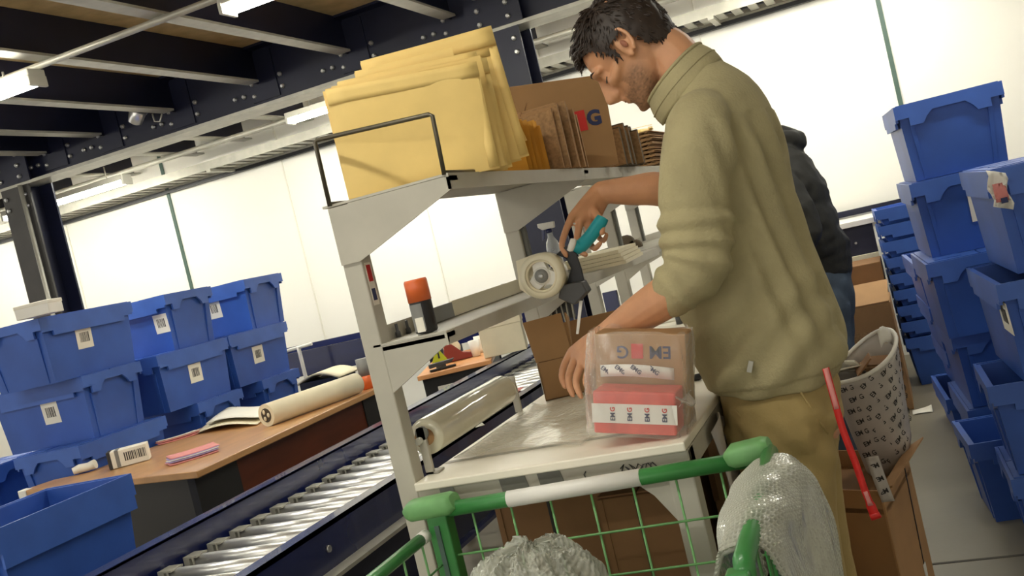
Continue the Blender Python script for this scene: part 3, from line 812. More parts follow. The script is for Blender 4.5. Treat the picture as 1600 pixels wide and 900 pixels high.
# ------------------------------------------------ on the top shelf
wf = thing('wire_bookend', 'thin grey wire bookend holding back the yellow envelopes', 'bookend', (-.93, 1.86, 1.534))
MB().tube([(-1.064, 1.862, 1.53), (-1.062, 1.862, 1.664), (-1.055, 1.862, 1.668), (-.80, 1.862, 1.652), (-.793, 1.862, 1.648), (-.798, 1.862, 1.53)], .0048, 8).build('wire_frame', 'wire', wf)
MB().tube([(-1.064, 1.862, 1.535), (-1.064, 2.02, 1.536)], .0042, 6).build('foot_wire', 'wire', wf)
MB().tube([(-.798, 1.862, 1.535), (-.798, 2.02, 1.536)], .0042, 6).build('foot_wire', 'wire', wf)
def envelope(label, p, yaw, w, h, lean=.06, roll=0.0, th=.009, m='envelope', group=None, flap=True, sub=8):
    e = thing('padded_envelope', label, 'envelope', p, group=group, rot=(lean, roll, yaw))
    ph = random.random() * 6
    def face(s):
        def f(u, v):
            puff = (1 - (2 * u - 1) ** 6) * (1 - (2 * v - 1) ** 6)
            wob = .0015 * math.sin(5 * u + ph) * math.sin(4 * v + ph)
            uu = u if s > 0 else 1 - u
            return (w * uu, -s * (th / 2 * puff + .0006) + wob + .004 * math.sin(2.2 * v + ph) * v, h * v)
        return f
    MB().sheet(face(1), sub, sub).sheet(face(-1), sub, sub).build('sleeve', m, e, local=True)
    if flap:
        MB().sheet(lambda u, v: (w * (.004 + .992 * u), -th / 2 - .0022 + .0012 * math.sin(6 * u + ph), h * (1 - .14 * v) + .0015), 8, 3, .0012).build('flap', m, e, local=True)
        MB().sheet(lambda u, v: (w * (.93 + .066 * u), -th / 2 * .55 - .0016, h * (.02 + .84 * v)), 2, 4, .0010).build('side_seam', m, e, local=True)
    return e
yaw = math.radians(29)
g = 'yellow padded envelopes on the top shelf'
nx, ny = -math.sin(yaw), math.cos(yaw)
envelope('large smooth yellow envelope at the front of the pack, behind the wire bookend', (-1.035, 1.895, 1.537), yaw, .325, .228, -.02, .02, .012, sub=14, group=g)
for k in range(8):
    t_ = .014 + .014 * k
    envelope('yellow padded envelope packed %s behind the front one, only its right edge showing' % ORD[k], (-1.035 + nx * t_ + .005 * k, 1.895 + ny * t_ + .004 * k, 1.537), yaw + .02 * math.sin(k * 2), .325 + .012 * math.sin(1.7 * k), .232 + .006 * math.sin(2.3 * k) + .004 * k, -.03 - .004 * k, .015 * math.sin(3 * k), .011, group=g, flap=k > 4)
envelope('tall yellow envelope sticking up highest at the back of the pack', (-1.02, 2.10, 1.540), yaw - .06, .31, .305, -.03, -.05, .012, sub=12, group=g)
envelope('second tall yellow envelope, its top corner just below the highest one', (-1.04, 2.085, 1.540), yaw - .03, .315, .285, -.03, -.03, .012, sub=10, group=g)
envelope('yellow envelope tilted out to the right, its corner over the dark yellow ones', (-.985, 2.19, 1.548), yaw - .09, .255, .235, -.02, -.19, .010, sub=10, group=g)
for k in range(14):
    y = 2.40 + .0135 * k
    envelope('small dark yellow envelope, %s from the big yellow ones, seen edge on' % ORD[k], (-.97, y, 1.534), .03 * math.sin(k * 3.1), .165 + .006 * math.sin(k * 1.9), .125 + .008 * math.sin(k * 2.7), .0, 0, .009, 'envelope_dark', 'small dark yellow envelopes in a row', flap=False, sub=4)
def flat(label, p, w, h, th, rz, lean, group, m='carton'):
    t = thing('flattened_carton', label, 'cardboard', p, group=group, rot=(lean, 0, rz))
    MB().box((0, 0, 0), (w, th, h)).build('panel', m, t, local=True)
    MB().box((.0, -.0015, .003), (w, 0, h - .004)).build('inner_liner', 'carton_edge', t, local=True)
    MB().box((w * .5, -.0022, .0), (w * .5 + .003, -.0015, h)).build('score_line', 'carton_dark', t, local=True)
    return t
for k in range(15):
    y = 2.615 + .0165 * k
    flat('folded brown carton standing edge on, %s in the bundle from the yellow envelopes' % ORD[k], (-.985 + .006 * math.sin(k * 2.3), y, 1.534), .205 + .008 * math.sin(k * 1.3), .185 - .004 * abs(k - 6) + .004 * math.sin(k * 2), .007, .03 * math.sin(k), -.02, 'folded cartons in a bundle')
# big printed cardboard
cb = thing('carton_box', 'large flat brown carton with a red and dark logo, standing on the top shelf', 'box', (-.88, 3.1, 1.534))
MB().prism([(-1.03, 2.93, 1.535), (-.752, 3.10, 1.535), (-.738, 3.10, 1.812), (-1.02, 2.93, 1.835)], (-.02, .032, 0)).build('body', 'carton', cb, bevel=.002)
MB().prism([(-1.03, 2.926, 1.715), (-.96, 2.969, 1.715), (-.955, 2.969, 1.825), (-1.02, 2.926, 1.83)], (-.001, .002, 0)).build('torn_flap', 'carton', cb)
MB().tube([(-.962, 2.966, 1.72), (-.966, 2.964, 1.75), (-.955, 2.971, 1.775)], .0016, 5).build('tear', 'carton_dark', cb)
ex = Vector((-.745 + 1.025, .17, 0)).normalized()
Mlogo = frame(Vector((-.822, 3.052, 1.688)), ex, (0, 0, 1))
MB().prism([Mlogo @ Vector(p) for p in ((-.033, -.032, 0), (.014, -.032, 0), (.014, .030, 0), (-.033, .030, 0))], Mlogo.to_3x3() @ Vector((0, 0, .001))).build('red_square', 'ink_red', cb)
text_on('G', .062, 'ink_navy', cb, Mlogo @ Matrix.Translation((.040, -.002, .0004)), 'logo_letter', bold=.003)
for k in range(9):
    flat('dark folded carton, %s in the grey bundle past the printed carton' % ORD[k], (-1.00 + .008 * math.sin(k * 3), 3.26 + .026 * k, 1.534), .235 + .01 * math.sin(k * 2), .125 + .012 * math.sin(k * 1.7), .016, .0, 0, 'dark folded cartons further along the shelf', 'carton_grey')
# second shelf run beyond: stacked cardboard seen by its wavy edges
for k in range(9):
    t = thing('flattened_carton', 'flat corrugated carton, %s up in the far pile with wavy edges' % ORD[k], 'cardboard', (-.95, 4.15, 1.534 + .0165 * k), group='far pile of flat cartons')
    MB().box((-.19, -.15, 0), (.13 + .01 * math.sin(k * 2.1), .2, .004)).build('liner', 'carton', t, local=True)
    MB().sheet(lambda u, v: (-.185 + .31 * u, -.147 + .34 * v, .008 + .0035 * math.sin(60 * u)), 40, 1, .002).build('fluting', 'carton_edge', t, local=True)
    MB().box((-.19, -.15, .0125), (.13, .2, .0155)).build('liner', 'carton', t, local=True)
envelope('yellow envelope lying on top of the far pile of cartons', (-1.1, 4.05, 1.69), .2, .28, .2, -1.45, 0, .02, group=None)
# ------------------------------------------------ middle shelf
sc = thing('spray_can', 'spray can with an orange cap and a black and grey body on the middle shelf', 'can', (-0.9335, 1.8998, 1.2310))
MB().lathe([(.020, 0), (.0235, .003), (.0235, .066), (.021, .072)], n=24).build('body', 'black', sc, local=True)
MB().lathe([(.0245, .066), (.0245, .108), (.0225, .112), (.0, .112)], n=24).build('cap', 'orange', sc, local=True)
def arc(r, a0, a1, z0, z1, n=8):
    return lambda u, v: (r * math.sin(a0 + (a1 - a0) * u), -r * math.cos(a0 + (a1 - a0) * u), z0 + (z1 - z0) * v)
MB().sheet(arc(.0239, -1.2, .45, .006, .062), 10, 2).build('label_sheet', 'mid_grey', sc, local=True)
MB().sheet(arc(.0242, -.45, .35, .004, .034), 8, 2).build('label_patch', 'paper', sc, local=True)
tq = thing('tape_strip', 'flat cream strip of packing tape stuck along the back of the middle shelf', 'tape', (-1.02, 2.35, 1.26))
MB().box((-1.036, 2.26, 1.231), (-1.028, 2.80, 1.268)).build('strip', 'cream_tape', tq)
MB().box((-1.036, 2.10, 1.231), (-1.026, 2.255, 1.266)).build('end_piece', 'mid_grey', tq)
for k in range(4):
    t = tag(MB().lathe([(.006, 0), (.006, .012), (.0035, .014), (.0035, .03)], (0, 0, 0), n=8).build('peg', 'dark_grey'), 'little dark peg, %s in the row at the near end of the middle shelf' % ORD[k], 'peg', 'pegs on the middle shelf')
    t.location = (-1.032, 1.96 + .05 * k, 1.229)
t = thing('blue_clip', 'dark blue clip sticking out behind the tape gun at the shelf post', 'clip', (-1.0556, 2.7500, 1.2468))
MB().box((-.03, -.01, -.008), (.04, .01, .010)).box((-.03, -.01, .01), (-.015, .01, .018)).build('clip_body', 'navy_gloss', t, local=True, bevel=.002)
# ------------------------------------------------ on the bench
fr = thing('film_roll', 'roll of clear stretch film on a bracket at the left side of the bench', 'film roll', (-1.04, 2.2, 1.005))
MB().lathe([(.020, 0), (.039, .0), (.040, .006), (.040, .46), (.039, .466), (.020, .466)], (-1.02, 1.95, 1.008), 'y', 28).build('film', 'film', fr)
MB().lathe([(.013, -.02), (.019, -.02), (.019, .49), (.013, .49)], (-1.02, 1.95, 1.008), 'y', 18).build('core', 'carton', fr)
MB().tube([(-1.02, 1.905, 1.008), (-1.02, 2.5, 1.008)], .008, 10).build('rod', 'galv', fr)
MB().box((-1.024, 1.918, .934), (-1.006, 1.926, 1.035)).box((-1.024, 1.918, .934), (-.995, 1.95, .938)).build('bracket', 'bench', fr)
MB().lathe([(.015, 0), (.015, .007), (.006, .009)], (-1.013, 1.918, 1.022), 'y', 12).build('knob', 'bench_dark', fr)
MB().box((-1.028, 2.49, .934), (-1.010, 2.498, 1.03)).build('bracket', 'bench', fr)
cs = thing('film_sheet', 'rumpled clear film drawn from the roll across the bench top', 'film', (-.85, 2.3, .934))
def fs(u, v):
    x = -.985 + .30 * u + .03 * math.sin(3 * v); y = 1.98 + .52 * v + .03 * math.sin(4 * u)
    z = .9365 + .010 * abs(math.sin(5.2 * u + 2.6 * v) * math.sin(3.1 * u - 4 * v)) + .03 * max(0, .12 - u) * 3
    return (x, y, z)
MB().sheet(fs, 26, 26, .0006).build('sheet', 'clear_sheet', cs)
# package: red carton and printed brown carton bundled in clear film
E1 = Vector((.981, 0, -.195)); E2 = Vector((0, 1, 0)); E3 = Vector((.195, 0, .981)); O = Vector((-.6305, 1.893, .9672))
def W(s, t_, z): return O + E1 * s + E2 * t_ + E3 * z
def wbox(mb, lo, hi):
    vs = [W(*p) for p in ((lo[0], lo[1], lo[2]), (hi[0], lo[1], lo[2]), (hi[0], hi[1], lo[2]), (lo[0], hi[1], lo[2]), (lo[0], lo[1], hi[2]), (hi[0], lo[1], hi[2]), (hi[0], hi[1], hi[2]), (lo[0], hi[1], hi[2]))]
    return mb.add(vs, [(3, 2, 1, 0), (4, 5, 6, 7), (0, 1, 5, 4), (1, 2, 6, 5), (2, 3, 7, 6), (3, 0, 4, 7)])
pk = thing('parcel', 'red and brown cartons bundled in clear film with printed white tape', 'parcel', tuple(W(.08, .08, 0)))
wbox(MB(), (.0, .0, .002), (.163, .078, .086)).build('red_carton', 'red_box', pk, bevel=.004)
wbox(MB(), (-.015, .082, .002), (.171, .155, .186)).build('brown_carton', 'carton', pk, bevel=.003)
wbox(MB(), (-.002, -.0018, .024), (.1655, -.0004, .062)).build('tape_band', 'white_plastic', pk)
MB().sheet(lambda u, v: tuple(W(-.004 + .150 * u, .080 - .030 * math.sin(PI * u), .098 + .024 * v + .010 * math.sin(PI * u) - .004 * u)), 16, 2, .001).build('tape_band', 'white_plastic', pk)
for k, s in enumerate((.040, .074, .108, .142)):
    text_on('EM', .013, 'ink_navy', pk, frame(W(s, -.0024, .037), E3, -E1), 'tape_lettering', bold=.0003)
    text_on('G', .013, 'ink_red', pk, frame(W(s, -.0024, .0515), E3, -E1), 'tape_lettering', bold=.0003)
for k, u in enumerate((.1, .32, .54, .76)):
    text_on('EMG', .012, 'ink_navy', pk, frame(W(-.004 + .150 * u, .078 - .030 * math.sin(PI * u), .110 + .010 * math.sin(PI * u)), E1 * .8 - E3 * .6, E1 * .6 + E3 * .8), 'tape_lettering', bold=.0003)
# upside down print on the brown carton
up = frame(W(.088, .0816, .150), -E1, -E3)
text_on('EM', .036, 'ink_navy', pk, up @ Matrix.Translation((-.031, 0, 0)), 'logo_letter', bold=.0004)
text_on('G', .036, 'ink_navy', pk, up @ Matrix.Translation((.045, 0, 0)), 'logo_letter', bold=.0004)
MB().prism([up @ Vector(p) for p in ((.003, -.016, 0), (.027, -.016, 0), (.027, .014, 0), (.003, .014, 0))], -E2 * .0008).build('red_square', 'ink_red', pk)
# the clear wrap itself, a loose crumpled shell
def shell(u, v):
    th = 2 * PI * u
    c, s = math.cos(th), math.sin(th)
    q = abs(c) ** .38 * math.copysign(1, c); r_ = abs(s) ** .38 * math.copysign(1, s)
    w = .004 * math.sin(9 * th + 11 * v) * math.sin(5 * v + 3 * th)
    front = max(0.0, -r_) * max(0.0, (v - .45)) * .12
    return tuple(W(.078 + (.100 + w) * q, .076 + (.086 + w) * r_ + front, -.002 + .194 * v + .003 * math.sin(7 * th) * v))
MB().sheet(shell, 56, 16).build('clear_wrap', 'clear_wrap', pk)
for a_, b_, c_ in (((.170, -.008, .06), (.190, -.01, .075), (.182, .03, .08)),):
    MB().sheet(lambda u, v: tuple(W(a_[0] * (1 - u) + b_[0] * u + .006 * math.sin(6 * v), a_[1] * (1 - u) + c_[1] * u, a_[2] * (1 - v) + c_[2] * v + .006 * math.sin(5 * u + 3 * v))), 6, 6, .0008).build('wrap_crease', 'clear_wrap', pk)
# open carton behind the parcel
oc = thing('carton_box', 'small open brown carton behind the parcel, one flap up, one hanging', 'box', (-.80, 2.66, .934))
A_ = [(-0.9721, 2.5823, 0.9340), (-0.8904, 2.6319, 0.9340)]
fl = Vector(A_[0]); fx = Vector((math.cos(.35), math.sin(.35), 0)); fy = Vector((-math.sin(.35), math.cos(.35), 0))
def cp(a, b, z): return fl + fx * a + fy * b + Vector((0, 0, z))
def panel(name, pts, d, m='carton'): return MB().prism([cp(*p) for p in pts], d).build(name, m, oc)
panel('front_panel', [(0, 0, 0), (.34, 0, 0), (.34, 0, .105), (0, 0, .105)], fy * .004)
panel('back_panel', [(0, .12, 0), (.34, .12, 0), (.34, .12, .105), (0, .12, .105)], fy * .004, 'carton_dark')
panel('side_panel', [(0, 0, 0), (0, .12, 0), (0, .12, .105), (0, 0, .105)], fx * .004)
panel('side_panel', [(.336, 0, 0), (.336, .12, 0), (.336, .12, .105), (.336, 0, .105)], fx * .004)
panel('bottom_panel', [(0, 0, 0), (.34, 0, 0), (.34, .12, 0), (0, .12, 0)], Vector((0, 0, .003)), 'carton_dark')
panel('front_flap', [(-.002, -.001, .107), (.098, -.001, .107), (.094, -.012, .225), (-.012, -.012, .222)], fy * .004)
panel('side_flap', [(.098, .004, .108), (.102, .08, .108), (.112, .08, .20), (.104, .004, .222)], fx * .004)
panel('back_flap', [(0, .124, .107), (.34, .124, .107), (.345, .142, .185), (.0, .142, .185)], fy * .004)
panel('side_flap', [(.34, .0, .106), (.34, .12, .106), (.44, .12, .09), (.44, .0, .09)], Vector((0, 0, .004)))
# a white cable tie end hanging from the tape gun, pen, cap
pn = thing('marker_pen', 'black and grey marker pen lying right of the parcel on the bench', 'pen', (-0.5716, 2.4865, 0.9420), .15)
MB().loft([(-.075, 0, 0), (.0, 0, 0)], [(.0075, .0075)] * 2, (0, 0, 1), 12).build('barrel', 'mid_grey', pn, local=True)
MB().loft([(.0, 0, 0), (.045, 0, 0), (.052, 0, 0)], [(.0085, .0085), (.0085, .0085), (.004, .004)], (0, 0, 1), 12).build('cap', 'black', pn, local=True)
t = thing('tape_cutter', 'small dark plug lying on the bench in front of the man', 'plug', (-.83, 3.80, .9435), .3)
MB().lathe([(.016, -.01), (.016, .018), (.009, .022), (.009, .032)], n=14).build('plug_body', 'dark_grey', t, local=True)
MB().tube([(.012, 0, .004), (.035, .01, .004)], .005, 8).build('plug_pin', 'galv', t, local=True)
# things on the far bench
t = thing('spray_bottle', 'clear spray bottle with a dark blue trigger behind the hand', 'bottle', (-1.005, 3.05, 1.2505))
t.scale = (.65, .65, .65)
MB().lathe([(.030, 0), (.034, .01), (.034, .12), (.028, .15), (.014, .175), (.012, .20)], n=18).build('bottle_body', 'clear_bottle', t, local=True)
MB().lathe([(.016, .195), (.016, .215)], n=12).build('collar', 'navy_gloss', t, local=True)
MB().prism([(-.03, -.012, .215), (.03, -.012, .215), (.035, -.012, .245), (-.05, -.012, .25), (-.05, -.012, .232)], (0, .024, 0)).build('spray_head', 'white_plastic', t, local=True, bevel=.003)
MB().prism([(-.035, -.006, .228), (-.02, -.006, .226), (-.035, -.006, .17), (-.045, -.006, .165)], (0, .012, 0)).build('trigger', 'navy_gloss', t, local=True)
MB().box((-.045, -.05, -.032), (.06, .06, 0)).build('caddy_base', 'bench_dark', t, local=True)
t = thing('paper_stack', 'low cream stack of paper on the far middle shelf under the hand', 'papers', (-0.9069, 3.1906, 1.2300), .1)
for k in range(4):
    MB().box((-.10, -.12 + .004 * k, .012 * k), (.10 - .006 * k, .30, .012 * k + .011)).build('paper_layer', 'roll_paper', t, local=True)
t = thing('tape_roll', 'brown tape rolls lumped together on the far shelf', 'tape', (-1.1423, 4.5000, 1.2359))
for k, (dx, dz, s) in enumerate(((-.04, .0, .035), (.0, .02, .04), (.04, .0, .03))):
    MB().lathe([(s * .5, -.02), (s, -.02), (s, .02), (s * .5, .02)], (dx, 0, dz), 'y', 14).build('tape_ring', 'carton_grey', t, local=True)
t = tag(MB().box((-.03, -.03, 0), (.05, .03, .03)).build('stapler', 'dark_grey'), 'dark small stapler beside the brown rolls on the far shelf', 'stapler'); t.location = (-1.1269, 4.4500, 1.1986)
t = thing('blue_clip', 'bright blue folder standing between the far bench posts', 'folder', (-1.2128, 4.3000, 1.0051))
MB().box((-.035, 0, -.04), (.03, .02, .07)).build('cover', 'navy_gloss', t, local=True, bevel=.002)
MB().box((-.032, .02, -.038), (.028, .03, .065)).build('pages', 'paper', t, local=True)
# wire bundle below the tape gun
wb = thing('wire_basket', 'small wire rack of hooks hanging under the shelf behind the gun', 'rack', (-0.9749, 2.8600, 1.1387))
for k in range(7):
    x = -.05 + .017 * k
    MB().tube([(x, 0, .05), (x, -.012, .02), (x + .006 * math.sin(k * 2), -.015, -.05), (x, -.03, -.06)], .0025, 6).build('hook', 'galv', wb, local=True)
MB().tube([(-.06, 0, .05), (.06, 0, .05)], .004, 6).build('rail', 'bench_dark', wb, local=True)
MB().box((-.055, .0, -.02), (.05, .01, .04)).build('back_plate', 'dark_grey', wb, local=True)
# ------------------------------------------------ under the bench
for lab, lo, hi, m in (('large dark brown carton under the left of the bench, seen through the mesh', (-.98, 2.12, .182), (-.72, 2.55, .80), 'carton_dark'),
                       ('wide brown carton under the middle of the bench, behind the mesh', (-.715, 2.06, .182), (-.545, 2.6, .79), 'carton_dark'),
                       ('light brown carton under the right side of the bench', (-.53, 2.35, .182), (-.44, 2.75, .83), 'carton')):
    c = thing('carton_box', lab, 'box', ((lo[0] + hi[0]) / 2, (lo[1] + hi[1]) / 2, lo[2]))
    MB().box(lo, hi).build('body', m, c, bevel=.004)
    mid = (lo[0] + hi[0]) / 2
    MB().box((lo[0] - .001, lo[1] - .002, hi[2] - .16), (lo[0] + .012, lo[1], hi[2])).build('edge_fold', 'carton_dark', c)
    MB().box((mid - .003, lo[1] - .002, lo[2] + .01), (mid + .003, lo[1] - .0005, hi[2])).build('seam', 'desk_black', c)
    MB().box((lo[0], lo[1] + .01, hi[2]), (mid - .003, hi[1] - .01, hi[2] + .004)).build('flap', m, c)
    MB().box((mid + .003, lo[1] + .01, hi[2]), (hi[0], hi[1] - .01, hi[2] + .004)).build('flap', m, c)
pb_ = thing('printed_bag', 'crumpled printed bag hanging at the right end under the bench', 'bag', (-.45, 2.3, .6))
MB().sheet(lambda u, v: (-.438 + .012 * math.sin(9 * u + 5 * v), 2.05 + .30 * u + .01 * math.sin(7 * v), .90 - .55 * v + .02 * math.sin(6 * u)), 14, 16, .002).build('bag_sheet', 'bag', pb_)
for k in range(10):
    MB().box((-.431, 2.08 + .024 * (k % 3) * 3, .86 - .045 * k), (-.4265, 2.13 + .024 * (k % 3) * 3, .872 - .045 * k)).build('print_mark', 'ink', pb_)
# ================================================================ green mesh cart in front of the bench
rc = thing('mesh_cart', 'green roll cart with wire mesh sides standing before the bench', 'cart', (-.64, 1.55, 0))
MB().tube([(-.985, 1.80, .884), (-.315, 1.80, .898)], .0155, 14).build('top_rail', 'green', rc)
MB().tube([(-.80, 1.80, .8880), (-.53, 1.80, .8936)], .0164, 14).build('tape_wrap', 'white_plastic', rc)
for x0, x1, z in ((-1.022, -.912, .893), (-.367, -.287, .908)):
    MB().loft([(x0, 1.80, z - .004), (x0 + .012, 1.80, z), (x1 - .014, 1.80, z + .004), (x1, 1.80, z + .008)], [(.012, .020), (.020, .028), (.021, .028), (.015, .022)], (0, 0, 1), 14, power=3.4).build('corner_cap', 'green_pale', rc)
for x in (-.955, -.315):
    MB().box((x - .022, 1.782, .14), (x + .022, 1.82, .88)).build('post', 'green', rc, bevel=.004)
    MB().box((x - .006, 1.778, .20), (x + .004, 1.782, .86)).build('post_slot', 'seam_green', rc)
for x in (-.955, -.275):
    MB().box((x - .016, 1.24, .14), (x + .016, 1.27, .86 if x < -.5 else .90)).build('post', 'green', rc, bevel=.004)
MB().tube([(-.98, 1.765, .846), (-.98, 1.24, .846)], .0125, 12).build('side_rail', 'green', rc)
MB().tube([(-.98, 1.772, .846), (-.98, 1.745, .846)], .0131, 12).build('rail_tip', 'white_plastic', rc)
MB().tube([(-.29, 1.80, .905), (-.272, 1.50, .912), (-.268, 1.27, .905), (-.268, 1.255, .88)], .0145, 12).build('side_rail', 'green', rc)
for k in range(8):
    x = -.882 + .083 * k
    MB().tube([(x, 1.80, .16), (x, 1.80, .885)], .0024, 6).build('mesh_wire', 'green_pale', rc)
for k in range(8):
    z = .80 - .082 * k
    MB().tube([(-.95, 1.796, z - .008), (-.32, 1.796, z + .006)], .0024, 6).build('mesh_wire', 'green_pale', rc)
for sx, x in ((0, -.97), (1, -.275)):
    for k in range(6):
        y = 1.32 + .082 * k
        MB().tube([(x, y, .16), (x, y, .84 if not sx else .90)], .0024, 6).build('mesh_wire', 'green_pale', rc)
    for k in range(8):
        z = .78 - .082 * k
        MB().tube([(x + .004, 1.26, z), (x + .004, 1.79, z)], .0024, 6).build('mesh_wire', 'green_pale', rc)
MB().box((-.99, 1.23, .12), (-.25, 1.82, .14)).build('base', 'green', rc)
for x in (-.93, -.31):
    for y in (1.29, 1.76):
        MB().lathe([(.02, -.012), (.055, -.012), (.055, .012), (.02, .012)], (x, y, .055), 'x', 16).build('caster', 'black', rc)
        MB().box((x - .018, y - .02, .06), (x + .018, y + .02, .12)).build('caster_fork', 'galv', rc)
# ------------------------------------------------ bubble wrap
def bumps(fn, nu, nv, per=4, amp=.0035):
    """a sheet with staggered bubbles pushed out along its own normal"""
    P = [[Vector(fn(i / nu, j / nv)) for i in range(nu + 1)] for j in range(nv + 1)]
    def g(u, v):
        i = round(u * nu); j = round(v * nv)
        du = P[j][min(i + 1, nu)] - P[j][max(i - 1, 0)]; dv = P[min(j + 1, nv)][i] - P[max(j - 1, 0)][i]
        n = du.cross(dv)
        n = n.normalized() if n.length > 1e-9 else Vector((0, 0, 1))
        row = j // per
        a = ((i + (row % 2) * per / 2) % per) / per; b = (j % per) / per
        h = max(0.0, math.sin(PI * a)) * max(0.0, math.sin(PI * b))
        return P[j][i] + n * amp * h ** .6
    return g
b1 = thing('bubble_wrap', 'crumpled heap of bubble wrap inside the cart, low at the middle', 'bubble wrap', (-.70, 1.56, .14))
def heap(u, v):
    th = 2 * PI * u; ph = v * PI * .5
    c, s = math.cos(th), math.sin(th)
    q = Vector((c * 1.4, s * 1.4, v * 2.2))
    w = 1 + .16 * noise.noise(q * 1.1) + .09 * noise.noise(q * 2.7)
    r = (.045 + .185 * math.sin(ph) ** .85) * w if v > 0 else .02
    z = .862 - .40 * v ** 1.55 + .020 * noise.noise(q * 3.1) + .012 * noise.noise(q * 7)
    return (-.705 + .82 * r * c + .02 * (1 - v), 1.575 + .78 * r * s, z)
heap_bot = 0
MB().sheet(bumps(heap, 240, 140, 4, .0048), 240, 140).build('wrap', 'bubble', b1)
MB().sheet(lambda u, v: (-.705 + .13 * math.sin(PI * v) * math.cos(2 * PI * u) , 1.575 + .12 * math.sin(PI * v) * math.sin(2 * PI * u), .60 + .21 * math.cos(PI * (1 - v)) + .015 * math.sin(9 * u * PI) * math.sin(8 * v)), 24, 14).build('inner_layer', 'bubble', b1)
MB().lathe([(.02, .141), (.15, .141), (.17, .40), (.15, .5), (.02, .52)], (-.705, 1.575, 0), 'z', 20).build('inner_bundle', 'bag', b1)
b2 = thing('bubble_wrap', 'bubble wrap sheet draped over the right side rail of the cart', 'bubble wrap', (-.27, 1.5, .5))
def drape(u, v, off=0.0):
    y = 1.31 + .44 * v
    s = (u - .5) * 2
    q = Vector((u * 5, v * 3, 1.7))
    wob = .018 * noise.noise(q) + .010 * noise.noise(q * 2.3)
    spread = (.040 + .022 * v) * (1 + 0.15 * math.sin(3 * v))
    if abs(s) < .34:
        a = s / .34 * PI / 2
        x = spread * math.sin(a); z = .868 + (.062 - off) * math.cos(a)
    else:
        k = (abs(s) - .34) / .66
        x = math.copysign(spread + (.030 if s > 0 else .0) * k ** 1.1, s); z = .868 - .36 * k
    return (-.278 + x * (1 - off) + wob, y + .015 * math.sin(5 * s), z + .5 * wob - .012 * (v - .5) ** 2 * 4)
MB().sheet(bumps(lambda u, v: drape(u, v), 288, 150, 4, -.0045), 288, 150).build('wrap', 'bubble', b2)
MB().sheet(lambda u, v: drape(u, .04 + .92 * v, .012), 30, 16, .003).build('inner_layer', 'bubble', b2)

# ================================================================ behind the man, at the right
bc = thing('carton_box', 'tall brown carton on the floor behind the man, tape tail on its side', 'box', (-.26, 2.84, 0))
qa = [(-.40, 2.74), (-.178, 2.62), (-.112, 2.97), (-.335, 3.09)]
for (i, j) in ((0, 1), (1, 2), (2, 3), (3, 0)):
    a_, b_ = Vector((*qa[i], 0)), Vector((*qa[j], 0)); n_ = Vector((0, 0, 1)).cross(b_ - a_).normalized() * .005
    MB().prism([a_, b_, b_ + Vector((0, 0, .56)), a_ + Vector((0, 0, .56))], n_).build('side_panel', 'carton', bc)
MB().prism([(*p, .50) for p in qa], (0, 0, .012)).build('contents_sheet', 'carton_dark', bc)
B_, C_ = Vector((*qa[1], 0)), Vector((*qa[2], 0)); rd = (C_ - B_).normalized(); rn = Vector((rd.y, -rd.x, 0))
def on_r(s, z, d=.0008): return B_ + rd * s + rn * d + Vector((0, 0, z))
MB().prism([on_r(.285, .56), on_r(.293, .56), on_r(.262, .26), on_r(.256, .26)], rn * .001).build('slot', 'desk_black', bc)
MB().prism([on_r(.245, .27), on_r(.275, .27), on_r(.262, .12), on_r(.252, .12)], rn * .0015).build('tape_tail', 'white_plastic', bc)
MB().prism([B_ + Vector((0, 0, .56)), C_ + Vector((0, 0, .56)), C_ + Vector((.05, 0, .585)), B_ + Vector((.03, -.03, .575))], (0, 0, .005)).build('flap', 'carton', bc)
wb_ = thing('printed_sack', 'white sack printed with rows of dark words, full of cardboard scraps', 'sack', (-.16, 2.98, .56))
def sack(u, v, k=0.0):
    th = 2 * PI * u
    r = (.098 - .034 * v - k) * (1 + .06 * math.sin(5 * th) * v)
    x = -.172 + r * math.cos(th) + .012 * v
    y = 2.97 + r * math.sin(th)
    z = .832 + .042 * math.cos(th) + .030 * math.sin(th) + .008 * math.sin(2 * th) - (.285) * v
    return (x, y, z)
MB().sheet(lambda u, v: sack(u, v), 40, 12, .003).build('sack_wall', 'bag', wb_)
MB().tube([sack(k / 36, 0) for k in range(36)], .006, 8, True).build('rolled_rim', 'white_plastic', wb_)
word = text_mesh('EM G', .019, depth=.0002, bold=.0003)
pm = MB()
for row in range(8):
    for col in range(6):
        u = -.34 + .095 * col + (.03 if row % 2 else 0); v = .07 + .112 * row
        p0 = Vector(sack(u, v, -.0025)); p1 = Vector(sack(u + .01, v, -.0025)); p2 = Vector(sack(u, v + .03, -.0025))
        n_ = (p1 - p0).cross(p0 - p2)
        F_ = frame(p0, (p1 - p0) + (p0 - p2).normalized() * (p1 - p0).length * (.45 if col % 2 else .1), p0 - p2)
        pm.add([F_ @ q.co for q in word.vertices], [list(q.vertices) for q in word.polygons])
pm.build('printed_words', 'ink', wb_)
MB().sheet(lambda u, v: (-.215 + .055 * u + .014 * v, 2.862 + .0015 * math.sin(8 * v), .58 - .22 * v + .01 * u), 3, 8, .002).build('loose_tail', 'bag', wb_) if False else None
for k in range(7):
    th = k * 2.4
    M_ = Matrix.Translation((-.175 + .05 * math.cos(th), 2.97 + .05 * math.sin(th), .80 + .012 * (k % 3))) @ Matrix.Rotation(th, 4, 'Z') @ Matrix.Rotation(.5 + .3 * math.sin(k), 4, 'X')
    MB().box((-.045, -.03, -.002), (.045, .03, .002), M_).build('cardboard_scrap', ('carton', 'paper', 'carton_dark')[k % 3], wb_)
MB().sheet(lambda u, v: (-.115 + .03 * u + .0 * v, 2.93 + .05 * u, .86 + .045 * v + .01 * math.sin(4 * u)), 4, 4, .002).build('torn_lip', 'white_plastic', wb_)
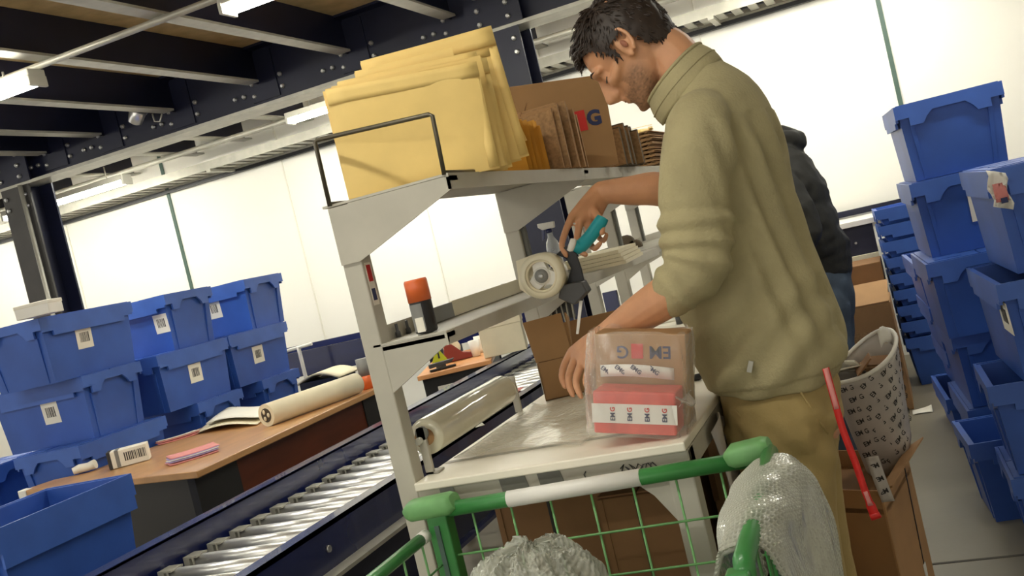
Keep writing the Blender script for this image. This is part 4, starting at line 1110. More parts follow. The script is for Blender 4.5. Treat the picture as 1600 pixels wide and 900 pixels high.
tail = thing('tape_tail', 'hanging white tape strip with dark words below the printed sack', 'tape', (-.185, 2.61, .45))
tA, tB, tC = Vector((-0.1957, 2.6000, 0.6546)), Vector((-0.1656, 2.6050, 0.6535)), Vector((-0.1805, 2.5950, 0.5396))
MB().sheet(lambda u, v: tuple(tA.lerp(tB, u) + (tC - tA) * v + Vector((0, -.008 * math.sin(PI * v), 0))), 3, 10, .001).build('strip', 'bag', tail)
for k in range(3):
    v = .2 + .28 * k
    p_ = tA.lerp(tB, .5) + (tC - tA) * v + Vector((0, -.008 * math.sin(PI * v) - .0016, 0))
    text_on('EM', .016, 'ink', tail, frame(p_, (1, 0, .25), (-.25, 0, 1)), 'tape_lettering', bold=.0006)
# cartons and low table further back
c = thing('carton_box', 'big brown carton standing on the floor beside the tall nest of crates', 'box', (-.28, 6.05, 0))
MB().box((-.62, 5.85, 0), (-.135, 6.30, .60)).build('body', 'carton', c, bevel=.005)
MB().box((-.62, 5.84, .56), (-.38, 6.3, .61)).build('flap', 'carton_dark', c)
MB().prism([(-.37, 5.85, .602), (-.14, 5.85, .602), (-.13, 6.02, .70), (-.36, 6.02, .70)], (0, 0, .006)).build('flap', 'carton', c)
MB().box((-.40, 5.847, .42), (-.14, 5.8485, .46)).build('tape', 'carton_edge', c)
c = thing('carton_box', 'upper brown carton under the pale board behind the second person', 'box', (-.3, 6.5, .6))
MB().box((-.60, 6.36, 0), (-.15, 6.72, .78)).build('body', 'carton_dark', c, bevel=.005)
MB().box((-.42, 6.355, .0), (-.40, 6.36, .78)).build('seam', 'carton_edge', c)
t = thing('packing_table', 'low table with a pale top and dark navy front near the back wall', 'table', (-.3, 7.0, 0))
MB().box((-.9, 6.80, .985), (-.13, 7.35, 1.02)).build('tabletop', 'white_plastic', t, bevel=.003)
MB().box((-.88, 6.83, .80), (-.16, 6.86, .985)).build('front_panel', 'navy', t)
MB().box((-.88, 6.79, .74), (-.16, 6.85, .80)).build('lower_board', 'roll_paper', t)
for x in (-.86, -.22):
    for y in (6.90, 7.26):
        MB().box((x, y, 0), (x + .05, y + .05, .985)).build('leg', 'navy', t)
MB().lathe([(.008, 0), (.008, .006)], (-.28, 6.822, .88), 'y', 8).build('screw', 'bolt', t)
t = tag(MB().box((-1.2, 7.42, 1.03), (.1, 7.47, 1.07)).build('wall_rail', 'navy'), 'dark navy rail along the wall behind the second person', 'rail')
t = thing('paper_scrap', 'small pale scrap of paper lying on the floor near the nest of crates', 'paper', (-.095, 5.75, .002))
MB().sheet(lambda u, v: (-.05 + .1 * u, -.04 + .08 * v, .006 * math.sin(4 * u + 2 * v) * .4 + .003 + .02 * u * v), 6, 5, .001).build('scrap', 'paper', t, local=True)
# ================================================================ people
def catmull(pts, rad, sub):
    """smooth a chain of points and radii"""
    P = [Vector(p) for p in pts]; R_ = [Vector((r[0], r[1], 0)) if hasattr(r, '__len__') else Vector((r, r, 0)) for r in rad]
    out = []; ro = []
    def cr(A, B, C, D_, t): return .5 * ((2 * B) + (C - A) * t + (2 * A - 5 * B + 4 * C - D_) * t * t + (3 * B - A - 3 * C + D_) * t ** 3)
    n = len(P)
    for i in range(n - 1):
        a = max(i - 1, 0); d_ = min(i + 2, n - 1)
        for k in range(sub):
            t = k / sub
            out.append(cr(P[a], P[i], P[i + 1], P[d_], t)); q = cr(R_[a], R_[i], R_[i + 1], R_[d_], t); ro.append((q.x, q.y))
    out.append(P[-1]); ro.append((R_[-1].x, R_[-1].y))
    return out, ro
def limb(mb, pts, rad, ref=None, sub=4, n=16, power=2.0, wave=None):
    p, r = catmull(pts, rad, sub)
    if wave:
        r = [tuple(q * (1 + wave(k / (len(p) - 1))) for q in rr_) for k, rr_ in enumerate(r)]
    mb.loft(p, r, ref, n, power=power)
    mb.ball(p[0], max(r[0]) * .93); mb.ball(p[-1], min(r[-1]) * .98)
def hand(mb, wrist, knuckles, fingers, thumb, r=.0085):
    w = Vector(wrist)
    ks = [Vector(k) for k in knuckles]
    mid = sum(ks, Vector()) / len(ks)
    for k in ks:
        st = w + (k - mid) * .42
        limb(mb, [st, (st + k) / 2, k], [.0165, .0145, .0105], n=10)
    for i in range(len(ks) - 1):                      # web of the palm between neighbours
        a = (ks[i] + ks[i + 1]) / 2; limb(mb, [w + (a - mid) * .4, w * .35 + a * .65, w * .1 + a * .9], [.0165, .0145, .011], n=10)
    for k, (kn, f) in enumerate(zip(ks, fingers)):
        s = (1.0, 1.03, .98, .86)[k]
        limb(mb, [kn] + [Vector(q) for q in f], [r * 1.18 * s, r * 1.03 * s, r * .95 * s, r * .78 * s][:len(f) + 1], n=10, sub=5)
    limb(mb, [w + (ks[0] - w) * .12] + [Vector(q) for q in thumb], [.0165, .0135, .0105, .0088][:len(thumb) + 1], n=10)
HEAD = [(-.119, .072, .046, .016), (-.112, .086, .022, .030), (-.100, .091, -.004, .043), (-.085, .089, -.030, .052), (-.065, .087, -.050, .0600), (-.040, .086, -.070, .0655),
        (-.020, .086, -.085, .0690), (0, .084, -.095, .0705), (.020, .090, -.100, .0725), (.045, .089, -.103, .0745), (.070, .079, -.100, .0725), (.090, .058, -.088, .0630), (.105, .028, -.066, .0470), (.113, .0, -.040, .0260)]
def head(mb, M):
    rings = []
    n = 30
    vs = []
    for z, xf, xb, w in HEAD:
        for j in range(n):
            th = 2 * PI * j / n
            c, s = math.cos(th), math.sin(th)
            p = 2.25
            c = math.copysign(abs(c) ** (2 / p), c); s = math.copysign(abs(s) ** (2 / p), s)
            x = (xf + xb) / 2 + (xf - xb) / 2 * c
            ww = w * (1 - .16 * max(0, c) ** 2)
            vs.append(M @ Vector((x, ww * s, z)))
    m = len(HEAD)
    fs = [(i * n + j, i * n + (j + 1) % n, (i + 1) * n + (j + 1) % n, (i + 1) * n + j) for i in range(m - 1) for j in range(n)]
    fs += [list(range(n - 1, -1, -1)), [(m - 1) * n + j for j in range(n)]]
    mb.add(vs, fs, True)
    T = lambda *q: M @ Vector(q)
    limb(mb, [T(.080, 0, .022), T(.095, 0, .004), T(.106, 0, -.016), T(.115, 0, -.032)], [.010, .0085, .0095, .0115], n=12)      # nose
    limb(mb, [T(.114, 0, -.033), T(.100, 0, -.043), T(.088, 0, -.046)], [.0105, .0105, .010], n=10)
    limb(mb, [T(.080, 0, .016), T(.087, 0, -.004), T(.094, 0, -.022), T(.099, 0, -.036)], [.010, .0105, .0125, .014], n=12)
    for s in (-1, 1):
        mb.ball(T(.097, .0115 * s, -.038), .0095)
        limb(mb, [T(.088, .012 * s, .020), T(.086, .030 * s, .024), T(.074, .050 * s, .018)], [.0095, .010, .008], n=10)            # brow
        mb.ball(T(.072, .031 * s, .000), .0135)                                                                                      # lid over the eye
        limb(mb, [T(.072, .036 * s, -.022), T(.060, .052 * s, -.022), T(.030, .064 * s, -.012)], [.014, .013, .010], n=10)           # cheekbone
        # ear: outer rim, lobe, bowl
        E_ = [T(.012 + .0 * k, .0, 0) for k in range(1)]
        rim = []
        for k in range(13):
            a = -2.2 + k * 4.6 / 12
            rim.append(T(-.012 + .0165 * math.cos(a + 1.9) - .006 * math.sin(a + 1.9), s * (.076 + .010 * (k / 12)), .0 + .031 * math.sin(a + 1.9)))
        limb(mb, rim, [.0052] * 13, n=8, sub=2)
        limb(mb, [T(.004, .072 * s, -.02), T(-.002, .075 * s, -.031)], [.006, .0065], n=8)
        limb(mb, [T(.004, .069 * s, .016), T(-.010, .074 * s, -.004), T(-.004, .072 * s, -.020)], [.008, .011, .007], n=8)
    limb(mb, [T(.080, -.020, -.060), T(.0925, -.008, -.057), T(.0945, 0, -.058), T(.0925, .008, -.057), T(.080, .020, -.060)], [.0045, .006, .006, .006, .0045], n=8)
    limb(mb, [T(.079, -.018, -.068), T(.0915, 0, -.070), T(.079, .018, -.068)], [.005, .0068, .005], n=8)
    mb.ball(T(.083, 0, -.104), (.012, .016, .011), M=M.to_3x3())
def zmin(x, tab):
    for (a, za), (b, zb) in zip(tab, tab[1:]):
        if a >= x >= b: return za + (zb - za) * (a - x) / (a - b)
    return tab[0][1] if x > tab[0][0] else tab[-1][1]
HAIRLINE = [(.12, .074), (.078, .070), (.052, .050), (.036, .020), (.030, -.012), (.014, -.020), (.008, .022), (-.026, .016), (-.036, -.046), (-.070, -.078), (-.13, -.084)]
def hair(M, parent, mname='hair', count=1500, seed=4):
    mb = MB(); rnd = random.Random(seed)
    c0 = Vector((-.008, 0, .020)); R_ = Vector((.106, .0815, .106))
    def surf(th, ph, out=0.0):
        d = Vector((math.cos(th) * math.cos(ph), math.sin(th) * math.cos(ph), math.sin(ph)))
        lo = .55 if d.z < 0 else 1
        return c0 + Vector((d.x * R_.x, d.y * R_.y, d.z * (R_.z if d.z > 0 else .135))) + d * out, d
    nu, nv = 84, 46
    idx = {}
    vs = []; fs = []
    for j in range(nv + 1):
        for i in range(nu):
            th = 2 * PI * i / nu; ph = -1.0 + (PI / 2 + 1.0) * j / nv
            p, d = surf(th, ph, .004 + .0035 * noise.noise(Vector((math.cos(th) * 5, math.sin(th) * 5, ph * 6))))
            idx[(i, j)] = len(vs); vs.append((p, d))
    ok = [p.z > zmin(p.x, HAIRLINE) for p, d in vs]
    for j in range(nv):
        for i in range(nu):
            q = [idx[(i, j)], idx[((i + 1) % nu, j)], idx[((i + 1) % nu, j + 1)], idx[(i, j + 1)]]
            if all(ok[k] for k in q): fs.append(q)
    mb.add([M @ p for p, d in vs], fs, True)
    for k in range(count):
        th = rnd.uniform(0, 2 * PI); ph = math.asin(rnd.uniform(-.75, 1))
        p, d = surf(th, ph, .0015)
        if p.z < zmin(p.x, HAIRLINE) + .002: continue
        fw = Vector((.8, 0, .25)) if p.x > .03 and p.z > .05 else (Vector((.5, 0, -.7)) if p.x > -.03 else Vector((-.15, 0, -1)))
        fl = fw - d * fw.dot(d)
        fl = fl.normalized() if fl.length > .05 else Vector((1, 0, 0))
        fl = (fl + Vector((rnd.gauss(0, .22), rnd.gauss(0, .22), rnd.gauss(0, .18)))).normalized()
        l = rnd.uniform(.012, .022) * (1.35 if p.z > .07 else .7)
        up = .6 if p.x > .05 and p.z > .06 else .26
        a = p; b = p + fl * l * .5 + d * l * up * .7; c = p + fl * l + d * l * up * .62
        w = rnd.uniform(.0022, .004)
        mb.loft([M @ a, M @ b, M @ c], [(w, w * .7), (w * .8, w * .55), (.0004, .0004)], None, 4, cap=False)
    o = mb.build('hair', mname, parent); return o
def face_bits(M, parent):
    T = lambda *q: M @ Vector(q)
    for s in (-1, 1):
        MB().tube([T(.0735, .044 * s, -.004), T(.0815, .038 * s, -.0085), T(.0855, .031 * s, -.009), T(.083, .022 * s, -.007)], [.0012, .0018, .0018, .001], 6).build('eyelashes', 'eye_dark', parent)
        MB().ball(T(.0772, .031 * s, -.0070), (.0075, .009, .0035), M=M.to_3x3()).build('eye', 'eye_dark', parent)
        e = MB(); e.loft([T(.0955, .017 * s, .0235), T(.0955, .025 * s, .0275), T(.0905, .038 * s, .0290), T(.0795, .050 * s, .0235)], [(.0015, .0025), (.0022, .0036), (.0022, .0034), (.001, .002)], None, 8)
        e.build('eyebrow', 'hair', parent)
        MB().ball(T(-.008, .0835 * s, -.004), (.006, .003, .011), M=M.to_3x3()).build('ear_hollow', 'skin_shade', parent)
    MB().tube([T(.083, -.019, -.0635), T(.0965, -.006, -.0635), T(.0985, 0, -.0632), T(.0965, .006, -.0635), T(.083, .019, -.0635)], [.0008, .0014, .0014, .0014, .0008], 6).build('lip_line', 'skin_shade', parent)
def fold(me, fn):
    nr = [v.vector.copy() for v in me.vertex_normals]
    for v, n_ in zip(me.vertices, nr):
        v.co += n_ * fn(v.co)
def mk_frame(C, pitch, yaw=0.0):
    """head frame: pitched forward, facing -X when yaw = 0"""
    f = Vector((-math.cos(pitch), 0, -math.sin(pitch))); l = Vector((0, -1, 0)); u = f.cross(l)
    m = Matrix((f, l, u)).transposed().to_4x4()
    m = Matrix.Rotation(yaw, 4, 'Z') @ m
    m.translation = Vector(C); return m

# ------------------------------------------------ the packer
man = thing('person', 'man in a khaki fleece and tan trousers bending over the bench with a tape gun', 'person', (-.325, 2.32, 0))
HM = mk_frame((-.480, 2.315, 1.7336), .712, 0.03)
T = lambda *q: HM @ Vector(q)
body = MB()
head(body, HM)
limb(body, [T(-.030, 0, -.040), T(-.045, 0, -.085), (-.350, 2.318, 1.60), (-.330, 2.32, 1.52)], [(.053, .055), (.054, .056), (.064, .064), (.09, .08)], (0, 1, 0))
limb(body, [(-.325, 2.32, .86), (-.328, 2.32, 1.02), (-.338, 2.32, 1.2), (-.345, 2.32, 1.38), (-.335, 2.32, 1.52)], [(.14, .10), (.14, .11), (.15, .11), (.16, .11), (.12, .08)], (0, 1, 0))
for s, yl in ((-1, 2.232), (1, 2.408)):
    limb(body, [(-.328, yl, .88), (-.33, yl, .62), (-.332, yl, .47), (-.318, yl, .28), (-.31, yl, .09)], [(.070, .085), (.058, .07), (.052, .058), (.046, .052), (.036, .04)], (0, 1, 0))
# left arm (near) and hand on the parcel
lw = Vector((-0.6331, 2.1000, 1.1257))
limb(body, [(-.335, 2.15, 1.51), (-0.3613, 2.0900, 1.3819), (-0.3744, 2.0600, 1.2342)], [.05, .046, .044])
limb(body, [(-0.3752, 2.0600, 1.2304), (-0.4510, 2.0650, 1.1952), (-0.5333, 2.0800, 1.1637), (-0.6079, 2.0950, 1.1344), lw], [.044, .0455, .040, .0305, (.0275, .0275)])
hand(body, lw, [(-0.7278, 2.1650, 1.1034), (-0.7178, 2.1500, 1.0881), (-0.7009, 2.1280, 1.0747), (-0.6793, 2.1080, 1.0660)],
     [[(-0.7605, 2.1850, 1.0715), (-0.7714, 2.1850, 1.0464), (-0.7671, 2.1800, 1.0257)], [(-0.7449, 2.1600, 1.0528), (-0.7470, 2.1520, 1.0282), (-0.7417, 2.1450, 1.0097)],
      [(-0.7207, 2.1280, 1.0433), (-0.7181, 2.1180, 1.0232), (-0.7126, 2.1120, 1.0077)], [(-0.6915, 2.1050, 1.0430), (-0.6890, 2.0980, 1.0268), (-0.6850, 2.0950, 1.0153)]],
     [(-0.7061, 2.1850, 1.0972), (-0.7361, 2.2120, 1.0708), (-0.7507, 2.2140, 1.0459)])
# right arm (far) and hand on the tape gun
rw = Vector((-0.6603, 2.4800, 1.4424))
limb(body, [(-.335, 2.49, 1.51), (-.37, 2.57, 1.43), (-.425, 2.615, 1.35)], [.05, .046, .043])
limb(body, [(-.425, 2.615, 1.35), (-0.5238, 2.5450, 1.4136), (-0.5956, 2.5100, 1.4290), rw], [.043, .044, .037, .028])
hand(body, rw, [(-0.7253, 2.3950, 1.3986), (-0.7107, 2.4050, 1.3819), (-0.6968, 2.4250, 1.3742), (-0.6840, 2.4470, 1.3764)],
     [[(-0.7425, 2.3620, 1.3617), (-0.7473, 2.3350, 1.3349), (-0.7374, 2.3220, 1.3119)], [(-0.7154, 2.3660, 1.3426), (-0.7115, 2.3480, 1.3164), (-0.6977, 2.3450, 1.3026)],
      [(-0.6939, 2.3900, 1.3311), (-0.6803, 2.3720, 1.3121), (-0.6607, 2.3620, 1.3211)], [(-0.6787, 2.4200, 1.3398), (-0.6634, 2.4050, 1.3246), (-0.6484, 2.3920, 1.3381)]],
     [(-0.6825, 2.4400, 1.4087), (-0.6585, 2.4000, 1.3731), (-0.6550, 2.3750, 1.3455)])
me = remesh(body, .0042, 2, .5)
at = me.attributes.new('stubble', 'FLOAT', 'POINT')
inv = HM.inverted()
for v in me.vertices:
    q = inv @ v.co
    s = 0.0
    if -.135 < q.z < -.02 and q.x > -.02 and abs(q.y) < .09:
        line = -.030 if q.x < .06 else -.046
        s = max(0, min(1, (line - q.z) / .022)) * max(0, min(1, (q.x + .005) / .03))
        if q.x > .088 and -.074 < q.z < -.053: s *= .2
        if q.x > .098: s *= .0
        s *= .82 * (.75 + .5 * noise.noise(q * 240))
    at.data[v.index].value = max(0, s)
me.transform(wm(man).inverted())
skin = link('body', me, 'skin', man)
hair(HM, man, count=1900)
face_bits(HM, man)
# sweater
sw = MB()
SW = [((-.463, .925), (-.190, .935), .182), ((-.488, 1.005), (-.160, .985), .196), ((-.493, 1.118), (-.176, 1.085), .192), ((-.494, 1.245), (-.196, 1.200), .200), ((-.480, 1.378), (-.203, 1.325), .208),
      ((-.452, 1.480), (-.203, 1.462), .206), ((-.428, 1.548), (-.222, 1.560), .165), ((-.428, 1.595), (-.285, 1.640), .088), ((-.440, 1.618), (-.318, 1.682), .074)]
pts = [((f[0] + b[0]) / 2, 2.32, (f[1] + b[1]) / 2) for f, b, w in SW]
rad = [(w, math.hypot(f[0] - b[0], f[1] - b[1]) / 2) for f, b, w in SW]
p_, r_ = catmull(pts, rad, 5)
sw.loft(p_, r_, (0, 1, 0), 40, power=2.3)
limb(sw, [(-.335, 2.19, 1.545), (-.335, 2.125, 1.515), (-0.3422, 2.0950, 1.4568), (-0.3684, 2.0850, 1.3705), (-0.3796, 2.0750, 1.2911), (-0.3971, 2.0660, 1.2319), (-0.4510, 2.0650, 1.1952)], [(.055, .055), (.066, .070), (.066, .074), (.066, .073), (.068, .075), (.062, .064), (.050, .0515)], (0, 1, 0), sub=14, n=24,
     wave=lambda t: (.075 * math.sin(t * 66) if t > .52 else .012 * math.sin(t * 20)))
limb(sw, [(-.335, 2.45, 1.545), (-.335, 2.515, 1.51), (-.37, 2.58, 1.43), (-.42, 2.622, 1.355), (-.455, 2.60, 1.362)], [(.055, .055), (.066, .07), (.066, .068), (.062, .062), (.052, .052)], (0, 1, 0), sub=8, n=20, wave=lambda t: .05 * math.sin(t * 60) if t > .5 else 0)
me = remesh(sw, .0058, 3, .5)
def sweater_folds(p):
    x, y, z = p
    d = 0.0
    near = max(0, min(1, (2.30 - y) / .1))
    back = max(0, min(1, (x + .33) / .08))
    q = Vector((x * 5, y * 5, z * 2.2))
    d += .008 * noise.noise(q) + .0045 * noise.noise(q * 2.6) + .002 * noise.noise(q * 6)
    # long folds running down the back from the shoulder
    t_ = (x + .235) * 1.0 + (z - 1.35) * .16
    if z < 1.52: d += .0085 * back * math.sin((x * 1.0 + (z - 1.3) * .24 + y * .5) * 95) * max(0, min(1, (z - .98) / .15)) * max(0, min(1, (1.56 - z) / .1))
    # creases across the belly side under the arm
    if z < 1.22 and y < 2.3: d += .0045 * math.sin((z * 1.0 - (x + .35) * .8) * 62 + 2 * noise.noise(q)) * max(0, min(1, (1.22 - z) / .1))
    # hem band
    if z < .955: d -= .004
    return d
fold(me, sweater_folds)
me.transform(wm(man).inverted())
sweater = link('fleece_sweater', me, 'sweater', man)
def collar(u, v):
    th = 2 * PI * u
    a = Vector((-.362, 2.32, 1.598)) + Vector((.080 * math.cos(th), .092 * math.sin(th), .055 * math.cos(th)))
    b = Vector((-.392, 2.32, 1.652)) + Vector((.070 * math.cos(th), .074 * math.sin(th), .050 * math.cos(th)))
    p = a.lerp(b, v) + (a - Vector((-.37, 2.32, 1.61))) * .06 * math.sin(PI * v)
    return p
MB().sheet(lambda u, v: collar(u * .9 + .55, v), 44, 8, .007).build('collar', 'sweater', sweater)
MB().tube([collar(.55 + .9 * k / 40, 1) for k in range(41)], .0042, 8).build('collar_edge', 'sweater', sweater)
MB().tube([collar(.55 + .9 * k / 40, .48) + Vector((0, 0, 0)) for k in range(41)], .0022, 6).build('collar_seam', 'sweater', sweater)
MB().box((-.005, -.0015, -.012), (.005, .0015, .012), Matrix.Translation((-0.3420, 2.1180, 1.0069)) @ Matrix.Rotation(.4, 4, 'Y')).build('zip_pull', 'galv', sweater)
# trousers
tr_ = MB()
limb(tr_, [(-.322, 2.32, 1.0), (-.322, 2.32, .93), (-.324, 2.32, .86), (-.326, 2.32, .79)], [(.155, .115), (.165, .128), (.168, .128), (.13, .105)], (0, 1, 0), n=30, power=2.3)
for yl, s in ((2.228, -1), (2.412, 1)):
    limb(tr_, [(-.326, yl, .86), (-.330, yl, .74), (-.336, yl, .58), (-.337, yl, .45), (-.326, yl, .27), (-.316, yl, .075)], [(.083, .118), (.080, .100), (.072, .084), (.068, .076), (.066, .074), (.070, .080)], (0, 1, 0), n=24, sub=10,
         wave=lambda t: .03 * math.sin(t * 34) * max(0, t - .35) + .006 * math.sin(t * 55))
me = remesh(tr_, .0065, 3, .5)
def tr_fold(p):
    q = Vector((p.x * 7, p.y * 7, p.z * 3))
    return .006 * noise.noise(q) + .0035 * noise.noise(q * 2.4) + .004 * math.sin((p.z + (p.x + .3) * 1.4) * 60) * max(0, min(1, (p.z - .68) / .1)) * max(0, min(1, (.92 - p.z) / .05))
fold(me, tr_fold)
me.transform(wm(man).inverted())
trousers = link('trousers', me, 'trousers', man)
MB().tube([(-.400, 2.160, .915), (-.370, 2.143, .86), (-.335, 2.137, .80), (-.300, 2.139, .74)], .0025, 6).build('side_seam', 'trousers', trousers)
MB().tube([(-.258, 2.152, .93), (-.235, 2.168, .86), (-.226, 2.178, .83)], .0022, 6).build('pocket_edge', 'trousers', trousers)
def shoe(mb, yl, x0=-.31):
    limb(mb, [(x0 + .045, yl, .05), (x0, yl, .055), (x0 - .10, yl, .045), (x0 - .185, yl, .032)], [(.038, .045), (.042, .05), (.046, .036), (.034, .026)], (0, 1, 0))
for yl in (2.225, 2.415):
    m_ = MB(); shoe(m_, yl)
    me = remesh(m_, .008, 2); me.transform(wm(man).inverted()); sh_ = link('shoe', me, 'shoe', man)
    MB().box((-.535, yl - .042, 0), (-.235, yl + .042, .018)).build('sole', 'black', sh_, bevel=.008)
# lanyard
ly = thing('lanyard', 'red and white strap hanging down from the back of the trousers', 'strap', (-.19, 2.15, .97))
LP = [(-0.1978, 2.1400, 0.9736), (-0.1950, 2.1300, 0.9255), (-0.1902, 2.1200, 0.8522), (-0.1804, 2.1150, 0.7800), (-0.1733, 2.1100, 0.7192), (-0.1657, 2.1100, 0.6675)]
lp, lr = catmull(LP, [.008] * 6, 6)
def ribbon(i0, i1, name, m, w=.0085, d=0.0, parent=None):
    seg = lp[i0:i1 + 1]
    vs = []
    for k, p in enumerate(seg):
        w_ = w * (1.1 if k + i0 > 26 else .82)
        sd = Vector((.97, .15 * math.sin(.6 * (k + i0)), .10)).normalized()
        vs.append((p - sd * w_ + Vector((0, -d, 0)), p + sd * w_ + Vector((0, -d, 0))))
    mb = MB()
    n = len(seg) - 1
    mb.sheet(lambda u, v: vs[round(u * n)][0].lerp(vs[round(u * n)][1], v), n, 1, .0016)
    return mb.build(name, m, parent)
ribbon(0, 30, 'strap', 'red_strap', parent=ly)
ribbon(0, 9, 'white_print', 'pink', w=.006, d=.0014, parent=ly)
ribbon(24, 27, 'white_print', 'pink', w=.005, d=.0014, parent=ly)
MB().loft([lp[-2], lp[-1] + Vector((.002, 0, -.006))], [(.010, .004), (.011, .004)], (1, 0, 0), 10, power=3).build('end_clip', 'red_strap', ly)
# ------------------------------------------------ tape gun in the right hand
tg = thing('tape_gun', 'hand tape dispenser with a cream roll and a teal handle, held by the man', 'tape gun', (-0.7961, 2.3000, 1.2784))
rc_ = Vector((-0.7961, 2.3000, 1.2784))
MB().lathe([(.040, -.024), (.0535, -.024), (.0545, 0), (.0535, .024), (.040, .024), (.040, -.024)], rc_, 'y', 40).build('tape_ring', 'cream_tape', tg)
MB().lathe([(.034, -.020), (.0402, -.022), (.0402, .022), (.034, .020), (.034, -.02)], rc_, 'y', 36).build('tape_core', 'roll_paper', tg)
hub = MB().lathe([(.004, -.018), (.0215, -.018), (.0215, .012), (.004, .012)], rc_, 'y', 24)
for k in range(3):
    a = 2.5 + k * 2 * PI / 3
    M_ = Matrix.Translation(rc_) @ Matrix.Rotation(a, 4, 'Y')
    hub.prism([M_ @ Vector(q) for q in ((.012, -.014, -.018), (.036, -.014, -.014), (.036, -.014, .014), (.012, -.014, .018))], (0, .02, 0))
hub.build('hub', 'white_plastic', tg)
MB().lathe([(.004, -.0215), (.0165, -.0215), (.0165, -.017), (.004, -.017)], rc_, 'y', 22).build('hub_ring', 'mid_grey', tg)
MB().lathe([(.002, -.0235), (.006, -.0235), (.006, -.0205), (.002, -.0205)], rc_, 'y', 14).build('axle', 'bolt', tg)
P = lambda *q: Vector(q)
fr_pts = [(-0.7645, 2.3250, 1.3192), (-0.7344, 2.3250, 1.3344), (-0.7141, 2.3250, 1.3111), (-0.7105, 2.3250, 1.2729), (-0.7107, 2.3250, 1.2324), (-0.7334, 2.3250, 1.1996), (-0.7726, 2.3250, 1.2202), (-0.7519, 2.3250, 1.2505), (-0.7352, 2.3250, 1.2783), (-0.7417, 2.3250, 1.3048)]
MB().prism(fr_pts, (0, .008, 0)).build('side_frame', 'black', tg, bevel=.002)
MB().prism([(-0.7598, 2.2950, 1.2463), (-0.7085, 2.2950, 1.2448), (-0.7006, 2.2950, 1.2184), (-0.7388, 2.2950, 1.1938), (-0.7734, 2.2950, 1.2180)], (0, .045, 0)).build('blade_guard', 'dark_grey', tg, bevel=.003)
MB().loft([(-0.7806, 2.3350, 1.2808), (-0.8082, 2.3350, 1.2772)], [(.012, .005)] * 2, (0, 0, 1), 10).build('hub_arm', 'black', tg)
hp = [(-0.7236, 2.3350, 1.3311), (-0.7088, 2.3450, 1.3239), (-0.6855, 2.3620, 1.3392), (-0.6593, 2.3850, 1.3663), (-0.6483, 2.3920, 1.3791)]
limb_mb = MB(); q_, w_ = catmull(hp, [(.013, .016), (.0145, .017), (.014, .0165), (.014, .017), (.012, .015)], 6); limb_mb.loft(q_, w_, (0, 1, 0), 16); limb_mb.build('handle', 'teal', tg)
MB().loft([q_[0] - Vector((.006, .002, -.004)), q_[0], q_[2]], [(.013, .016), (.0155, .0185), (.0155, .0185)], (0, 1, 0), 14).build('handle_collar', 'white_plastic', tg)
MB().prism([(-0.8591, 2.3050, 1.3262), (-0.8141, 2.3050, 1.3320), (-0.8069, 2.3050, 1.3210), (-0.8506, 2.3050, 1.2801), (-0.8446, 2.3050, 1.2377), (-0.8663, 2.3050, 1.2581)], (0, .03, 0)).build('loose_tape_end', 'cream_tape', tg)
MB().prism([(-0.7287, 2.3100, 1.2006), (-0.7210, 2.3100, 1.1990), (-0.7461, 2.3000, 1.1245), (-0.7523, 2.3000, 1.1257)], (0, .003, 0)).build('white_tie', 'white_plastic', tg)
# ------------------------------------------------ second person, further back
p2 = thing('person', 'second person in a dark hooded jacket and blue jeans, mostly hidden behind the packer', 'person', (-.36, 4.15, 0))
H2 = mk_frame((-.545, 4.15, 1.585), .95, -.1)
b2_ = MB()
head(b2_, H2)
T2 = lambda *q: H2 @ Vector(q)
limb(b2_, [T2(-.03, 0, -.04), T2(-.05, 0, -.085), (-.40, 4.15, 1.46), (-.39, 4.15, 1.38)], [.055, .057, .065, .08], (0, 1, 0))
limb(b2_, [(-.355, 4.15, .86), (-.36, 4.15, 1.1), (-.385, 4.15, 1.38)], [(.13, .10), (.13, .10), (.14, .10)], (0, 1, 0))
for yl in (4.06, 4.24):
    limb(b2_, [(-.35, yl, .88), (-.36, yl, .48), (-.34, yl, .09)], [(.07, .08), (.05, .056), (.036, .04)], (0, 1, 0))
for yl, hy in ((3.95, 3.98), (4.35, 4.32)):
    limb(b2_, [(-.38, yl + (.04 if yl < 4.1 else -.04), 1.34), (-.325, yl - (.05 if yl < 4.1 else -.05), 1.17), (-.42, hy - (.02 if yl < 4.1 else -.02), 1.11), (-.57, hy, 1.075), (-.60, hy, 1.07)], [.036, .038, .036, .029, .026])
    w0 = Vector((-.60, hy, 1.07))
    kn = [w0 + Vector((-.08, (-.028 + .02 * k), .0)) for k in range(4)]
    fg = [[k_ + Vector((-.03, 0, -.012)), k_ + Vector((-.045, 0, -.032)), k_ + Vector((-.045, 0, -.05))] for k_ in kn]
    sgn = 1 if yl < 4.1 else -1
    if sgn < 0: kn = kn[::-1]; fg = fg[::-1]
    hand(b2_, w0, kn[::-1], fg[::-1], [w0 + Vector((-.04, .035 * sgn, -.01)), w0 + Vector((-.07, .05 * sgn, -.02))])
me = remesh(b2_, .006, 2); me.attributes.new('stubble', 'FLOAT', 'POINT'); me.transform(wm(p2).inverted())
link('body', me, 'skin', p2)
hair(H2, p2, count=500, seed=9); face_bits(H2, p2)
jk = MB()
bk = [(-.215, 1.045), (-.212, 1.13), (-.222, 1.257), (-.246, 1.346), (-.280, 1.423), (-.335, 1.470)]
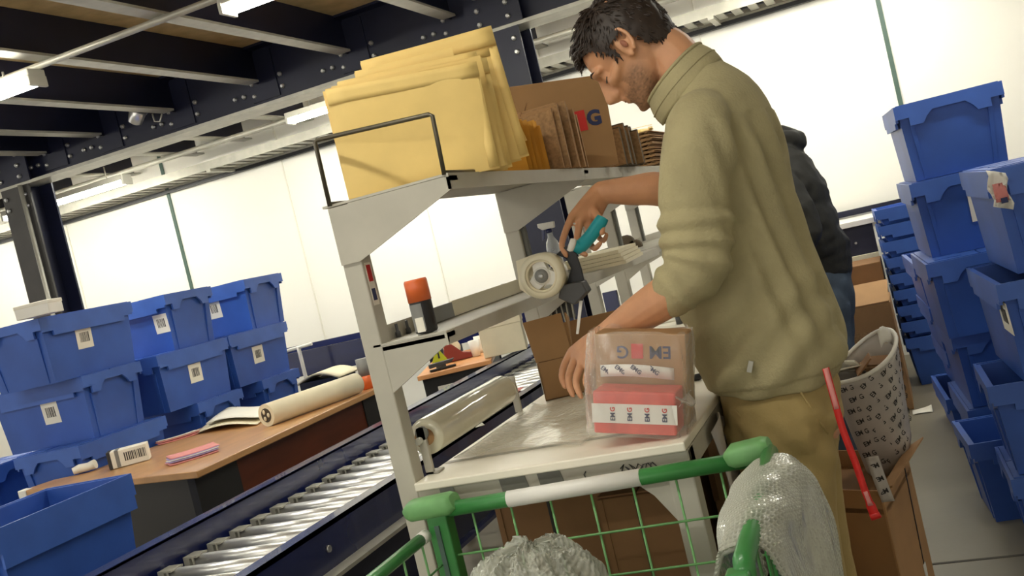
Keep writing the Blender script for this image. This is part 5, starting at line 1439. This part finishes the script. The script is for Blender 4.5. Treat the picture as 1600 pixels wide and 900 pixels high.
limb(jk, [(bx_ - r_, 4.15, z_ + .01) for (bx_, z_), r_ in zip(bk, (.135, .14, .14, .13, .105, .07))], [(.175, .135), (.185, .14), (.195, .14), (.20, .13), (.165, .105), (.09, .07)], (0, 1, 0), n=28, power=2.3)
for yl, hy in ((3.95, 3.98), (4.35, 4.32)):
    limb(jk, [(-.385, yl + (.06 if yl < 4.1 else -.06), 1.385), (-.37, yl, 1.34), (-.325, yl - (.05 if yl < 4.1 else -.05), 1.17), (-.42, hy - (.02 if yl < 4.1 else -.02), 1.11), (-.57, hy, 1.075)], [.06, .070, .066, .056, .044], sub=10, wave=lambda t: .05 * math.sin(t * 50))
limb(jk, [(-.40, 4.09, 1.535), (-.335, 4.10, 1.525), (-.300, 4.15, 1.505), (-.335, 4.20, 1.525), (-.40, 4.21, 1.535)], [.022, .032, .038, .032, .022])
limb(jk, [(-.36, 4.15, 1.555), (-.315, 4.15, 1.53), (-.285, 4.15, 1.50)], [.030, .030, .018])
me = remesh(jk, .008, 3)
fold(me, lambda p: .010 * noise.noise(Vector((p.x * 9, p.y * 9, p.z * 14))) + .005 * noise.noise(Vector((p.x * 22, p.y * 22, p.z * 30))))
me.transform(wm(p2).inverted())
jacket = link('jacket', me, 'jacket', p2)
jn = MB()
limb(jn, [(-.34, 4.15, 1.0), (-.34, 4.15, .90), (-.343, 4.15, .80)], [(.15, .12), (.16, .128), (.13, .11)], (0, 1, 0), n=24)
for yl in (4.06, 4.24):
    limb(jn, [(-.343, yl, .86), (-.35, yl, .66), (-.36, yl, .46), (-.345, yl, .25), (-.34, yl, .07)], [(.08, .115), (.072, .088), (.064, .07), (.06, .066), (.062, .07)], (0, 1, 0), n=20)
me = remesh(jn, .009, 3)
fold(me, lambda p: .006 * noise.noise(Vector((p.x * 10, p.y * 10, p.z * 16))))
me.transform(wm(p2).inverted()); link('jeans', me, 'jeans', p2)
for yl in (4.06, 4.24):
    m_ = MB(); shoe(m_, yl, -.335)
    me = remesh(m_, .008, 2); me.transform(wm(p2).inverted()); link('shoe', me, 'shoe', p2)
